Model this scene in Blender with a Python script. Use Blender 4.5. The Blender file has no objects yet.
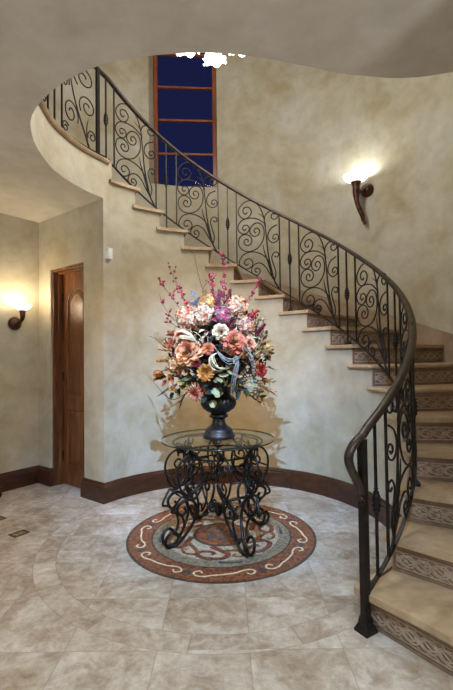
import bpy, math, random
from mathutils import Vector, Matrix, geometry
random.seed(7)
PI = math.pi
C = bpy.context.scene.collection
cos, sin, rad, deg = math.cos, math.sin, math.radians, math.degrees
CX, CY = -.056, 3.263            # centre of the round stair hall
RW = 1.311                       # inner curved wall
RO = 2.5                         # outer curved wall
RR = 1.36                        # railing line
RISE = .18
T0, DT = -67.38, 11.63           # riser k stands at angle T0 + DT*k
ZC, ZU = 2.857, 3.24             # foyer ceiling, upper floor
ZT = 6.3                         # ceiling over the stair hall
GA = 146.5                       # angle where the curved wall ends by the alcove
def th(k): return T0 + DT * k
def nose(a): return RISE * (a - T0) / DT
def pol(a, r, z=0.): return Vector((CX + r * cos(rad(a)), CY + r * sin(rad(a)), z))

# ------------------------------------------------------------------ materials
def lin(c):
    f = lambda v: v / 12.92 if v <= .04045 else ((v + .055) / 1.055) ** 2.4
    return tuple(f(x / 255.) for x in c) + (1.,)
def newmat(name):
    m = bpy.data.materials.new(name); m.use_nodes = True
    nt = m.node_tree; b = nt.nodes['Principled BSDF']
    return m, nt, b
def N(nt, typ, **kw):
    n = nt.nodes.new(typ)
    for k, v in kw.items():
        if k.startswith('i_'):
            key = k[2:]
            n.inputs[int(key) if key.isdigit() else key.replace('_', ' ')].default_value = v
        else: setattr(n, k, v)
    return n
def ramp(nt, fac, stops):
    r = N(nt, 'ShaderNodeValToRGB')
    e = r.color_ramp.elements
    while len(e) < len(stops): e.new(.5)
    for el, (p, c) in zip(e, stops): el.position = p; el.color = lin(c) if max(c) > 1.01 else tuple(c) + (1,)
    nt.links.new(fac, r.inputs['Fac'])
    return r
def coords(nt, kind='Object', scale=(1, 1, 1)):
    t = N(nt, 'ShaderNodeTexCoord'); m = N(nt, 'ShaderNodeMapping'); m.inputs['Scale'].default_value = scale
    nt.links.new(t.outputs[kind], m.inputs['Vector']); return m.outputs['Vector']
def noise(nt, vec, scale, detail=5, rough=.55, dist=0):
    n = N(nt, 'ShaderNodeTexNoise'); n.inputs['Scale'].default_value = scale; n.inputs['Detail'].default_value = detail
    n.inputs['Roughness'].default_value = rough; n.inputs['Distortion'].default_value = dist
    nt.links.new(vec, n.inputs['Vector']); return n.outputs['Fac']
def bump(nt, b, h, s=.2, d=.01):
    n = N(nt, 'ShaderNodeBump'); n.inputs['Strength'].default_value = s; n.inputs['Distance'].default_value = d
    nt.links.new(h, n.inputs['Height']); nt.links.new(n.outputs['Normal'], b.inputs['Normal'])
def mix(nt, fac, a, b_, mode='MIX'):
    n = N(nt, 'ShaderNodeMix', data_type='RGBA', blend_type=mode)
    for s, i in ((fac, 0), (a, 6), (b_, 7)):
        if isinstance(s, (int, float)): n.inputs[i].default_value = s
        elif isinstance(s, tuple): n.inputs[i].default_value = s
        else: nt.links.new(s, n.inputs[i])
    return n.outputs[2]
def math_(nt, op, a, b_=None):
    n = N(nt, 'ShaderNodeMath', operation=op)
    for i, s in enumerate((a, b_)):
        if s is None: continue
        if isinstance(s, (int, float)): n.inputs[i].default_value = s
        else: nt.links.new(s, n.inputs[i])
    return n.outputs[0]

def plaster(name, c1, c2, c3, scale=1.6, rough=.62):
    m, nt, b = newmat(name); v = coords(nt)
    f = noise(nt, v, scale, 6, .6, .6); g = noise(nt, v, scale * 4.5, 4, .6, .3)
    r = ramp(nt, f, [(.3, c1), (.5, c2), (.72, c3)])
    r2 = ramp(nt, g, [(.3, (205, 200, 190)), (.7, (255, 255, 255))])
    col = mix(nt, .45, r.outputs[0], r2.outputs[0], 'MULTIPLY')
    nt.links.new(col, b.inputs['Base Color']); b.inputs['Roughness'].default_value = rough
    b.inputs['Specular IOR Level'].default_value = .3
    bump(nt, b, noise(nt, v, 30, 3), .06, .004)
    return m
M = {}
M['plaster'] = plaster('cream_plaster', (165, 152, 123), (178, 170, 150), (191, 187, 175))
M['plaster_ceiling'] = plaster('ceiling_plaster', (190, 184, 174), (202, 197, 188), (212, 208, 200), 1.2)

def wood(name, dark, mid, light, scale=(9, 9, 1.1), rough=.32):
    m, nt, b = newmat(name); v = coords(nt, 'Object', scale)
    f = noise(nt, v, 2.2, 8, .62, .8)
    r = ramp(nt, f, [(.25, dark), (.52, mid), (.78, light)])
    nt.links.new(r.outputs[0], b.inputs['Base Color']); b.inputs['Roughness'].default_value = rough
    bump(nt, b, f, .08, .003); return m
M['door_wood'] = wood('door_wood', (48, 25, 12), (104, 62, 32), (146, 94, 54))
M['base_wood'] = wood('baseboard_wood', (32, 17, 10), (62, 33, 18), (84, 49, 28), (3, 3, 6))
M['window_wood'] = wood('window_wood', (96, 44, 20), (140, 70, 36), (160, 88, 48))

def stone(name, cols, scale=3., rough=.4, bumpy=.05):
    m, nt, b = newmat(name); v = coords(nt)
    f = noise(nt, v, scale, 8, .65, 1.2); g = noise(nt, v, scale * 6, 5, .6)
    r = ramp(nt, f, [(.28, cols[0]), (.5, cols[1]), (.72, cols[2])])
    r2 = ramp(nt, g, [(.3, (200, 190, 178)), (.65, (255, 255, 255))])
    nt.links.new(mix(nt, .5, r.outputs[0], r2.outputs[0], 'MULTIPLY'), b.inputs['Base Color'])
    b.inputs['Roughness'].default_value = rough; bump(nt, b, g, bumpy, .003); return m
M['tread'] = stone('tread_travertine', ((146, 122, 94), (176, 152, 122), (196, 176, 150)), 2.5, .38)
M['riser'] = stone('riser_stone', ((108, 88, 72), (132, 108, 90), (152, 128, 110)), 4., .5)
M['skirt'] = stone('skirt_travertine', ((136, 118, 98), (158, 138, 116), (174, 156, 136)), 2.2, .45)
M['nosing'] = stone('nosing_travertine', ((128, 106, 80), (152, 128, 100), (170, 148, 120)), 3., .45)
M['carve'] = stone('carved_stone', ((150, 132, 116), (174, 156, 138), (194, 176, 160)), 8., .5)

def iron(name, c, c2, rough=.45, metal=.6):
    m, nt, b = newmat(name); v = coords(nt); f = noise(nt, v, 22, 4)
    r = ramp(nt, f, [(.35, c), (.7, c2)]); nt.links.new(r.outputs[0], b.inputs['Base Color'])
    b.inputs['Metallic'].default_value = metal; b.inputs['Roughness'].default_value = rough
    bump(nt, b, f, .12, .002); return m
M['iron'] = iron('wrought_iron', (28, 25, 23), (46, 40, 36))
M['handrail'] = iron('bronze_handrail', (48, 40, 34), (74, 62, 53), .38, .5)
M['table_iron'] = iron('black_iron', (20, 18, 18), (38, 33, 31), .4)
M['sconce_metal'] = iron('dark_bronze', (46, 24, 16), (98, 58, 40), .42, .5)

def plain(name, c, rough=.5, metal=0., var=.0, spec=.5, vs=14):
    m, nt, b = newmat(name); b.inputs['Roughness'].default_value = rough; b.inputs['Metallic'].default_value = metal
    b.inputs['Specular IOR Level'].default_value = spec
    v = coords(nt); f = noise(nt, v, vs, 3)
    k = .24 if var == 0 else var
    lo = tuple(max(0, x * (1 - k)) for x in c); hi = tuple(min(255, x * (1 + k * .5) + 4) for x in c)
    r = ramp(nt, f, [(.3, lo), (.7, hi)]); nt.links.new(r.outputs[0], b.inputs['Base Color']); return m
def glow(name, c, s):
    m, nt, b = newmat(name); b.inputs['Base Color'].default_value = lin(c)
    b.inputs['Emission Color'].default_value = lin(c); b.inputs['Emission Strength'].default_value = s
    v = coords(nt); f = noise(nt, v, 9, 3); r = ramp(nt, f, [(.2, tuple(x * .9 for x in c)), (.8, c)])
    nt.links.new(r.outputs[0], b.inputs['Emission Color']); b.inputs['Roughness'].default_value = .3; return m
M['bowl_glass'] = glow('lit_alabaster', (255, 250, 240), 1.15)
M['shade_glass'] = glow('lit_frosted_glass', (255, 250, 240), 1.5)
M['can_glow'] = glow('downlight_lens', (255, 244, 222), 3.)
M['white_plastic'] = plain('white_plastic', (225, 225, 228), .4, var=.04)
M['white_trim'] = plain('white_trim', (215, 208, 195), .5, var=.04)
M['urn'] = plain('blue_black_urn', (10, 12, 18), .42, 0., .25)

def glassmat(name, tint, gloss=.1, edge=.35):
    m, nt, b = newmat(name); nt.nodes.remove(b)
    o = nt.nodes['Material Output']
    t = N(nt, 'ShaderNodeBsdfTransparent'); t.inputs[0].default_value = tint
    g = N(nt, 'ShaderNodeBsdfGlossy'); g.inputs['Roughness'].default_value = .02
    lw = N(nt, 'ShaderNodeLayerWeight'); lw.inputs['Blend'].default_value = .35
    vn = coords(nt); nn = noise(nt, vn, 2., 2)
    f = math_(nt, 'ADD', math_(nt, 'MULTIPLY', lw.outputs['Fresnel'], edge), math_(nt, 'MULTIPLY', nn, gloss * .2))
    x = N(nt, 'ShaderNodeMixShader'); nt.links.new(f, x.inputs[0]); nt.links.new(t.outputs[0], x.inputs[1]); nt.links.new(g.outputs[0], x.inputs[2])
    nt.links.new(x.outputs[0], o.inputs['Surface']); return m
M['table_glass'] = glassmat('table_glass', (.93, .97, .95, 1), .05, .4)
M['glass_edge'] = plain('glass_edge', (8, 18, 20), .15, 0, .1, .6)
M['pane'] = glassmat('window_pane', (.9, .92, 1, 1), .0, .02)

def floor_material():
    m, nt, b = newmat('travertine_floor')
    t = N(nt, 'ShaderNodeTexCoord'); sep = N(nt, 'ShaderNodeSeparateXYZ'); nt.links.new(t.outputs['Object'], sep.inputs[0])
    X, Y = sep.outputs[0], sep.outputs[1]
    P = .4265
    dx = math_(nt, 'SUBTRACT', X, CX); dy = math_(nt, 'SUBTRACT', Y, CY)
    r = math_(nt, 'SQRT', math_(nt, 'ADD', math_(nt, 'MULTIPLY', dx, dx), math_(nt, 'MULTIPLY', dy, dy)))
    ring = math_(nt, 'MULTIPLY', math_(nt, 'GREATER_THAN', r, 1.165), math_(nt, 'LESS_THAN', r, 1.302))
    u = math_(nt, 'DIVIDE', math_(nt, 'SUBTRACT', X, .09), P)
    v = math_(nt, 'DIVIDE', math_(nt, 'SUBTRACT', Y, 1.99), P)
    iu, iv = math_(nt, 'FLOOR', u), math_(nt, 'FLOOR', v)
    fu, fv = math_(nt, 'FRACT', u), math_(nt, 'FRACT', v)
    edge = lambda f, w: math_(nt, 'LESS_THAN', math_(nt, 'MINIMUM', f, math_(nt, 'SUBTRACT', 1., f)), w)
    grid = math_(nt, 'MAXIMUM', edge(fu, .0055), edge(fv, .0055))
    ang = math_(nt, 'ARCTAN2', dy, dx); ua = math_(nt, 'DIVIDE', ang, .42)
    ringj = edge(math_(nt, 'FRACT', ua), .009)
    rj = math_(nt, 'MAXIMUM', math_(nt, 'LESS_THAN', math_(nt, 'ABSOLUTE', math_(nt, 'SUBTRACT', r, 1.165)), .0022),
               math_(nt, 'LESS_THAN', math_(nt, 'ABSOLUTE', math_(nt, 'SUBTRACT', r, 1.302)), .0022))
    nring = math_(nt, 'SUBTRACT', 1., ring)
    joint = math_(nt, 'MAXIMUM', rj, math_(nt, 'ADD', math_(nt, 'MULTIPLY', grid, nring), math_(nt, 'MULTIPLY', ringj, ring)))
    idv = N(nt, 'ShaderNodeCombineXYZ')
    nt.links.new(math_(nt, 'ADD', math_(nt, 'MULTIPLY', iu, nring), math_(nt, 'MULTIPLY', math_(nt, 'FLOOR', ua), ring)), idv.inputs[0])
    nt.links.new(math_(nt, 'MULTIPLY', iv, nring), idv.inputs[1]); nt.links.new(math_(nt, 'MULTIPLY', ring, 7.), idv.inputs[2])
    wn = N(nt, 'ShaderNodeTexWhiteNoise', noise_dimensions='3D'); nt.links.new(idv.outputs[0], wn.inputs['Vector'])
    off = N(nt, 'ShaderNodeVectorMath', operation='MULTIPLY_ADD'); nt.links.new(wn.outputs['Color'], off.inputs[0])
    off.inputs[1].default_value = (9, 9, 9); nt.links.new(t.outputs['Object'], off.inputs[2])
    f = math_(nt, 'ADD', math_(nt, 'MULTIPLY', noise(nt, off.outputs[0], 3.0, 10, .7, .5), .6), math_(nt, 'MULTIPLY', noise(nt, off.outputs[0], 10., 9, .72, 1.), .4)); g = noise(nt, off.outputs[0], 22, 5, .6, .4)
    c1 = ramp(nt, f, [(.34, (136, 119, 101)), (.45, (170, 158, 145)), (.54, (196, 191, 184)), (.66, (219, 218, 216))])
    c2 = ramp(nt, g, [(.3, (214, 206, 196)), (.6, (255, 255, 255))])
    col = mix(nt, .6, c1.outputs[0], c2.outputs[0], 'MULTIPLY')
    tone = ramp(nt, wn.outputs['Value'], [(0., (228, 220, 211)), (1., (255, 255, 255))])
    col = mix(nt, .75, col, tone.outputs[0], 'MULTIPLY')
    col = mix(nt, math_(nt, 'MULTIPLY', joint, .42), col, lin((120, 104, 88)))
    nt.links.new(col, b.inputs['Base Color'])
    rr = ramp(nt, f, [(.3, (.42, .42, .42)), (.8, (.26, .26, .26))]); nt.links.new(rr.outputs[0], b.inputs['Roughness'])
    b.inputs['Specular IOR Level'].default_value = .35
    bump(nt, b, math_(nt, 'SUBTRACT', 1., joint), .25, .002)
    return m
M['floor'] = floor_material()
def mosaic(name, c1, c2, c3):
    m, nt, b = newmat(name); v = coords(nt)
    vo = N(nt, 'ShaderNodeTexVoronoi'); vo.inputs['Scale'].default_value = 70; nt.links.new(v, vo.inputs['Vector'])
    r = ramp(nt, vo.outputs['Color'], [(.15, c1), (.5, c2), (.85, c3)])
    nt.links.new(r.outputs[0], b.inputs['Base Color']); b.inputs['Roughness'].default_value = .42
    bump(nt, b, vo.outputs['Distance'], .1, .002); return m
M['mos_rust'] = mosaic('mosaic_rust', (84, 48, 32), (122, 70, 46), (148, 94, 62))
M['mos_red'] = mosaic('mosaic_red', (84, 46, 38), (108, 60, 49), (128, 76, 62))
M['mos_slate'] = mosaic('mosaic_slate', (46, 50, 58), (68, 70, 76), (88, 86, 84))
M['mos_olive'] = mosaic('mosaic_olive', (104, 93, 74), (126, 113, 92), (146, 132, 110))
M['mos_cream'] = mosaic('mosaic_cream', (142, 130, 108), (166, 153, 130), (184, 172, 150))
M['mos_ivory'] = mosaic('mosaic_ivory', (196, 172, 138), (214, 192, 158), (226, 208, 180))
M['mos_dark'] = mosaic('mosaic_dark', (48, 40, 36), (66, 54, 46), (84, 70, 60))

# flower colours
FC = dict(peach=(208, 146, 104), coral=(188, 102, 78), orange=(196, 128, 64), cream=(200, 182, 150), pink=(158, 70, 90), wine=(112, 26, 44),
          red=(168, 52, 44), rust=(150, 78, 44), tan=(168, 132, 88), gold=(176, 136, 66), green=(62, 74, 46), dark=(28, 36, 34), blue=(94, 104, 116),
          sage=(138, 142, 106), silver=(136, 134, 132), mauve=(118, 96, 106), twig=(62, 42, 34), blush=(200, 150, 124), brown=(92, 58, 40))
for k, c in FC.items(): M['f_' + k] = plain('petal_' + k, c, .6, 0, .3, .25, 30)

# ------------------------------------------------------------------ geometry helpers
class MB:
    def __init__(s): s.v = []; s.f = []; s.m = []; s.mi = 0
    def add(s, vs, fs, mi=None):
        o = len(s.v); s.v += [Vector(p) for p in vs]; s.f += [tuple(i + o for i in f) for f in fs]; s.m += [s.mi if mi is None else mi] * len(fs)
    def box(s, a, b, mi=None, M4=None):
        vs = [Vector((x, y, z)) for z in (a[2], b[2]) for y in (a[1], b[1]) for x in (a[0], b[0])]
        if M4: vs = [M4 @ p for p in vs]
        s.add(vs, [(0, 2, 3, 1), (4, 5, 7, 6), (0, 1, 5, 4), (1, 3, 7, 5), (3, 2, 6, 7), (2, 0, 4, 6)], mi)
    def frustum(s, c, z0, w0, z1, w1, ang=0, mi=None):
        vs = []
        for z, w in ((z0, w0), (z1, w1)):
            for sx, sy in ((-1, -1), (1, -1), (1, 1), (-1, 1)):
                vs.append(Vector((c[0] + w * (sx * cos(ang) - sy * sin(ang)), c[1] + w * (sx * sin(ang) + sy * cos(ang)), z)))
        s.add(vs, [(3, 2, 1, 0), (4, 5, 6, 7)] + [(i, (i + 1) % 4, 4 + (i + 1) % 4, 4 + i) for i in range(4)], mi)
    def tube(s, pts, r, n=6, mi=None, closed=False, ph=0., flat=1.):
        pts = [Vector(p) for p in pts]; L = len(pts)
        rs = r if isinstance(r, (list, tuple)) else [r] * L
        up = None; vs = []
        for i, p in enumerate(pts):
            a = pts[i - 1] if i or closed else p; b = pts[(i + 1) % L] if i < L - 1 or closed else p
            t = (b - a); t = t.normalized() if t.length > 1e-9 else Vector((0, 0, 1))
            if up is None: up = t.orthogonal().normalized()
            up = up - t * up.dot(t); up = up.normalized() if up.length > 1e-6 else t.orthogonal().normalized()
            w = t.cross(up)
            for k in range(n):
                q = 2 * PI * k / n + ph
                vs.append(p + rs[i] * (cos(q) * up + flat * sin(q) * w))
        fs = []
        for i in range(L if closed else L - 1):
            j = (i + 1) % L
            for k in range(n): fs.append((i * n + k, i * n + (k + 1) % n, j * n + (k + 1) % n, j * n + k))
        if not closed: fs.append(tuple(range(n))[::-1]); fs.append(tuple((L - 1) * n + k for k in range(n)))
        s.add(vs, fs, mi)
    def sweep(s, pts, sec, ups=None, mi=None, closed=False, caps=True):
        """sec = list of (side, up); mitred along the path, up is +Z unless given"""
        pts = [Vector(p) for p in pts]; L = len(pts); n = len(sec); vs = []
        for i, p in enumerate(pts):
            d0 = (p - pts[i - 1]) if (i or closed) else None
            d1 = (pts[(i + 1) % L] - p) if (i < L - 1 or closed) else None
            d0 = d0.normalized() if d0 and d0.length > 1e-9 else None; d1 = d1.normalized() if d1 and d1.length > 1e-9 else None
            t = ((d0 or d1) + (d1 or d0)).normalized()
            u = Vector((0, 0, 1)) if ups is None else ups[i]
            side = t.cross(u).normalized(); upv = side.cross(t) if ups is not None else u
            k = 1.
            if d0 and d1: k = 1 / max(.35, t.dot(d0))
            for a, b in sec: vs.append(p + side * a * k + upv * b)
        fs = []
        for i in range(L if closed else L - 1):
            j = (i + 1) % L
            for q in range(n): fs.append((i * n + q, i * n + (q + 1) % n, j * n + (q + 1) % n, j * n + q))
        if caps and not closed: fs.append(tuple(range(n))[::-1]); fs.append(tuple((L - 1) * n + q for q in range(n)))
        s.add(vs, fs, mi)
    def lathe(s, prof, n=24, c=(0, 0, 0), M4=None, mi=None, mod=None, cap=True):
        vs = []
        for r, z in prof:
            for k in range(n):
                q = 2 * PI * k / n; rr = r * (mod(q, z) if mod else 1)
                p = Vector((rr * cos(q), rr * sin(q), z))
                vs.append((M4 @ p if M4 else p) + Vector(c))
        L = len(prof); fs = [(i * n + k, i * n + (k + 1) % n, (i + 1) * n + (k + 1) % n, (i + 1) * n + k) for i in range(L - 1) for k in range(n)]
        if cap: fs += [tuple(range(n))[::-1], tuple((L - 1) * n + k for k in range(n))]
        s.add(vs, fs, mi)
    def prism(s, poly, z0, z1, mi=0, mtop=None, mbot=None, holes=()):
        loops = [[Vector((p[0], p[1], 0)) for p in l] for l in (poly,) + tuple(holes)]
        tri = geometry.tessellate_polygon(loops); flatp = [p for l in loops for p in l]; n = len(flatp)
        fixed = []
        for t in tri:
            a, b, c = (flatp[i] for i in t)
            fixed.append(t if (b - a).cross(c - a).z > 0 else t[::-1])
        vt = [Vector((p.x, p.y, z1)) for p in flatp]; vb = [Vector((p.x, p.y, z0)) for p in flatp]
        o = len(s.v); s.v += vb + vt
        for t in fixed:
            s.f.append(tuple(i + o + n for i in t)); s.m.append(mi if mtop is None else mtop)
            s.f.append(tuple(i + o for i in t[::-1])); s.m.append(mi if mbot is None else mbot)
        k = 0
        for l in loops:
            L = len(l)
            for i in range(L):
                a, b = k + i, k + (i + 1) % L
                s.f.append((o + a, o + b, o + n + b, o + n + a)); s.m.append(mi)
            k += L
    def build(s, name, mats, parent=None, smooth=False, local=False, bev=0., recalc=True):
        me = bpy.data.meshes.new(name)
        vs = s.v
        if parent is not None and not local:
            inv = W[parent].inverted(); vs = [inv @ p for p in vs]
        me.from_pydata([tuple(p) for p in vs], [], s.f)
        for m in (mats if isinstance(mats, (list, tuple)) else [mats]): me.materials.append(M[m])
        for p, i in zip(me.polygons, s.m): p.material_index = i; p.use_smooth = smooth
        me.update()
        if recalc:
            import bmesh
            bm = bmesh.new(); bm.from_mesh(me); bmesh.ops.recalc_face_normals(bm, faces=bm.faces); bm.to_mesh(me); bm.free()
        o = bpy.data.objects.new(name, me); C.objects.link(o)
        if parent is not None: o.parent = parent; W[o] = W[parent]
        else: W[o] = Matrix.Identity(4)
        if bev:
            b = o.modifiers.new('edge', 'BEVEL'); b.width = bev; b.segments = 3; b.limit_method = 'ANGLE'; b.angle_limit = rad(40)
        return o
W = {}
def thing(name, label, cat, loc=(0, 0, 0), group=None, M4=None):
    o = bpy.data.objects.new(name, None); C.objects.link(o); o.empty_display_size = .05
    W[o] = M4 if M4 is not None else Matrix.Translation(loc)
    l, q, sc = W[o].decompose(); o.location = l; o.rotation_mode = 'QUATERNION'; o.rotation_quaternion = q; o.scale = sc
    o['label'] = label; o['category'] = cat
    if group: o['group'] = group
    return o
def tag(o, label, cat, group=None, kind=None):
    o['label'] = label; o['category'] = cat
    if group: o['group'] = group
    if kind: o['kind'] = kind
    return o
def struct(o, label=None):
    o['kind'] = 'structure'
    if label: o['label'] = label
    return o
def crom(pts, k=5):
    """Catmull-Rom through 2D/3D points"""
    P = [Vector(p) for p in pts]; out = []
    for i in range(len(P) - 1):
        a = P[i - 1] if i else P[i] * 2 - P[i + 1]; b, c = P[i], P[i + 1]; d = P[i + 2] if i + 2 < len(P) else P[i + 1] * 2 - P[i]
        for j in range(k):
            t = j / k
            out.append(.5 * ((2 * b) + (c - a) * t + (2 * a - 5 * b + 4 * c - d) * t * t + (3 * b - a - 3 * c + d) * t ** 3))
    out.append(P[-1]); return out
def arc(a0, a1, r, z=0., step=2.):
    n = max(1, int(abs(a1 - a0) / step + .5)); return [pol(a0 + (a1 - a0) * i / n, r, z) for i in range(n + 1)]

# ------------------------------------------------------------------ setting: floor, ceilings, walls
A = Vector((-2.068, 4.691, 0)); B = pol(GA, RW); AT = (B - A).normalized(); LT = Vector((-.588, -.809, 0)); AN = Vector((AT.y, -AT.x, 0))   # AN looks into the alcove
if AN.y > 0: AN = -AN
LEND = A + LT * 2.8
mb = MB(); mb.prism([(-4, -2.8), (3, -2.8), (3, 6.2), (-4, 6.2)], -.1, 0); struct(mb.build('floor', 'floor'))
op = [(146.5, 1.31), (180, 1.31), (195, 1.31), (210.4, 1.312), (227.9, 1.275), (242.9, 1.245), (255.2, 1.208), (267.2, 1.186), (279.5, 1.174), (292.8, 1.180), (303.8, 1.228), (309.7, 1.292), (314.9, 1.374), (319.1, 1.496), (321.8, 1.644)]
dense = [pol(142, RW), pol(144, RW)] + [Vector((p.x, p.y, 0)) for p in crom([pol(a, r) for a, r in [(146.5, RW), (155, RW), (163, RW), (172, RW)] + op[1:]] , 4)]
dense += [Vector((p.x, p.y, 0)) for p in crom([pol(321.8, 1.644), Vector((1.42, 2.185, 0)), Vector((1.64, 2.06, 0)), Vector((1.80, 1.90, 0)), pol(-38, RO)], 4)][1:]
OPEN = dense
hole = OPEN[:-1] + [pol(-38, RO + .06)] + [pol(a, RO + .06) for a in range(-36, 143, 2)]
mb = MB(); mb.prism([(-4, -2.8), (2.9, -2.8), (2.9, 6.2), (-4, 6.2)], ZC, ZU, 0, 1, 2, holes=[hole])
struct(mb.build('ceiling', ['plaster', 'nosing', 'plaster_ceiling'], recalc=False))
mb = MB(); mb.prism([(-4, -2.8), (2.9, -2.8), (2.9, 6.2), (-4, 6.2)], ZT, ZT + .1); struct(mb.build('ceiling_upper', 'plaster_ceiling'))
# nosing strip round the opening on the upper floor
mb = MB(); edge = [p for p in OPEN[1:-1]]
mb.sweep([Vector((p.x, p.y, ZU - .044)) for p in edge], [(-.03, .004), (-.04, .02), (-.03, .04), (.16, .05), (.16, 0), (-.02, 0)])
mb.v = [Vector(p) for p in mb.v]; struct(mb.build('trim_1', 'nosing', smooth=False))
# outer curved wall with window opening
WA0, WA1, WZ0, WZ1 = 90.9, 112.1, 3.66, 6.05
angs = sorted(set([-58 + 2 * i for i in range(0, 120)] + [WA0, WA1, -38.])); zs = [0, ZC + .1, WZ0, WZ1, ZT]
mb = MB(); TW = .24
for a0, a1 in zip(angs, angs[1:]):
    for z0, z1 in zip(zs, zs[1:]):
        if a0 >= 142 and z0 < ZC: continue
        if a0 >= WA0 - .01 and a1 <= WA1 + .01 and z0 >= WZ0 - .01 and z1 <= WZ1 + .01: continue
        mb.add([pol(a0, RO, z0), pol(a1, RO, z0), pol(a1, RO, z1), pol(a0, RO, z1)], [(0, 1, 2, 3)])
        mb.add([pol(a0, RO + TW, z0), pol(a1, RO + TW, z0), pol(a1, RO + TW, z1), pol(a0, RO + TW, z1)], [(3, 2, 1, 0)])
WPA, WPB = Vector((-.965, 5.82, 0)), Vector((-.105, 5.88, 0))       # the window stands square to the hall, deeper on its left
up_ = lambda p, z: Vector((p.x, p.y, z))
for a, q in ((WA0, WPB), (WA1, WPA)):
    q2 = q + Vector((0, .05, 0)); mb.add([pol(a, RO, WZ0), up_(q2, WZ0), up_(q2, WZ1), pol(a, RO, WZ1)], [(0, 1, 2, 3)])
sec = [a for a in angs if WA0 - .01 <= a <= WA1 + .01]
for z in (WZ0, WZ1):
    rim = [pol(a, RO, z) for a in sec] + [up_(WPA + Vector((0, .05, 0)), z), up_(WPB + Vector((0, .05, 0)), z)]
    mb.add(rim, [tuple(range(len(rim)))])
struct(mb.build('wall_outer', 'plaster', recalc=False))
# inner curved wall below the stair, stepped top
mb = MB(); RB = RW + .09
for k in range(1, 19):
    a0 = th(k); a1 = th(k + 1) if k < 18 else GA; zt = RISE * k - .033 if k < 18 else ZC + .02
    n = 8 if k < 18 else 4
    for i in range(n):
        p, q = a0 + (a1 - a0) * i / n, a0 + (a1 - a0) * (i + 1) / n
        mb.add([pol(p, RW, 0), pol(q, RW, 0), pol(q, RW, zt), pol(p, RW, zt)], [(3, 2, 1, 0)])
        if k == 18 and i == n - 1: q = p + (q - p) * .1
        mb.add([pol(p, RB, 0), pol(q, RB, 0), pol(q, RB, zt), pol(p, RB, zt)], [(0, 1, 2, 3)])
        mb.add([pol(p, RW, zt), pol(p + (a1 - a0) / n if k == 18 else q, RW, zt), pol(q, RB, zt), pol(p, RB, zt)], [(3, 2, 1, 0)])
    zl = RISE * (k - 1) - .033 if k > 1 else 0
    mb.add([pol(a0, RW, zl), pol(a0, RB, zl), pol(a0, RB, zt), pol(a0, RW, zt)], [(0, 1, 2, 3)])
struct(mb.build('wall_curved', 'plaster', recalc=False))

def wallbox(mb, p, q, nrm, t, z0, z1):
    o = nrm * t; mb.add([p + Vector((0, 0, z0)), q + Vector((0, 0, z0)), q - o + Vector((0, 0, z0)), p - o + Vector((0, 0, z0)),
        p + Vector((0, 0, z1)), q + Vector((0, 0, z1)), q - o + Vector((0, 0, z1)), p - o + Vector((0, 0, z1))],
        [(0, 1, 2, 3), (4, 7, 6, 5), (0, 4, 5, 1), (1, 5, 6, 2), (2, 6, 7, 3), (3, 7, 4, 0)])
D0, D1, DH = .238, .842, 2.30
LB = (B - A).length
mb = MB()
wallbox(mb, A, A + AT * D0, AN, .19, 0, ZC); wallbox(mb, A + AT * D1, B, AN, .10, 0, ZC); wallbox(mb, A + AT * D0, A + AT * D1, AN, .19, DH, ZC)
struct(mb.build('wall_alcove', 'plaster'))
LN = Vector((LT.y, -LT.x, 0)); LN = LN if LN.x > 0 else -LN
def wall(name, p, q, z0, z1, inward, t=.1):
    mb = MB(); d = (q - p).normalized(); n = Vector((-d.y, d.x, 0)); n = n if n.dot(inward) > 0 else -n
    wallbox(mb, p, q, n, t, z0, z1); return struct(mb.build(name, 'plaster'))
V2 = lambda x, y: Vector((x, y, 0))
wall('wall_left', A, LEND, 0, ZC, LN)
wall('wall_side', LEND, V2(LEND.x, -2.7), 0, ZC, V2(1, 0))
wall('wall_back', V2(-3.8, -2.6), V2(2.4, -2.6), 0, ZC, V2(0, 1))
wall('wall_right', V2(2.2, -2.7), V2(2.2, .4), 0, ZC, V2(-1, 0))
wall('wall_right_return', V2(2.2, .4), pol(-58, RO + .01), 0, ZC, V2(-1, -1))
wall('wall_upper_left', pol(180, RO), V2(-2.556, -2.7), ZU, ZT, V2(1, 0))
wall('wall_upper_back', V2(-2.6, -2.6), V2(2.7, -2.6), ZU, ZT, V2(0, 1))
wall('wall_upper_right', V2(2.6, -2.7), pol(-38, RO), ZU, ZT, V2(-1, 0))

# baseboards
BS = [(0, 0), (-.026, 0), (-.026, .138), (-.021, .150), (-.023, .160), (-.014, .172), (-.010, .184), (0, .186)]
mb = MB()
rp = A + AT * D1
mb.sweep([p for p in arc(-55.5, GA, RW)] + [rp, rp - AN * .1], [(-a, b) for a, b in BS] if False else [(a, b) for a, b in BS])
struct(mb.build('baseboard_curved', 'base_wood'))
mb = MB(); lp = A + AT * D0
mb.sweep([lp - AN * .1, lp, A, LEND, V2(LEND.x, -2.6)], BS)
struct(mb.build('baseboard_left', 'base_wood'))
mb = MB(); mb.sweep([V2(2.2, -2.6), V2(2.2, .4), pol(-58, RO)], [(-a, b) for a, b in BS]); struct(mb.build('baseboard_right', 'base_wood'))

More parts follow.
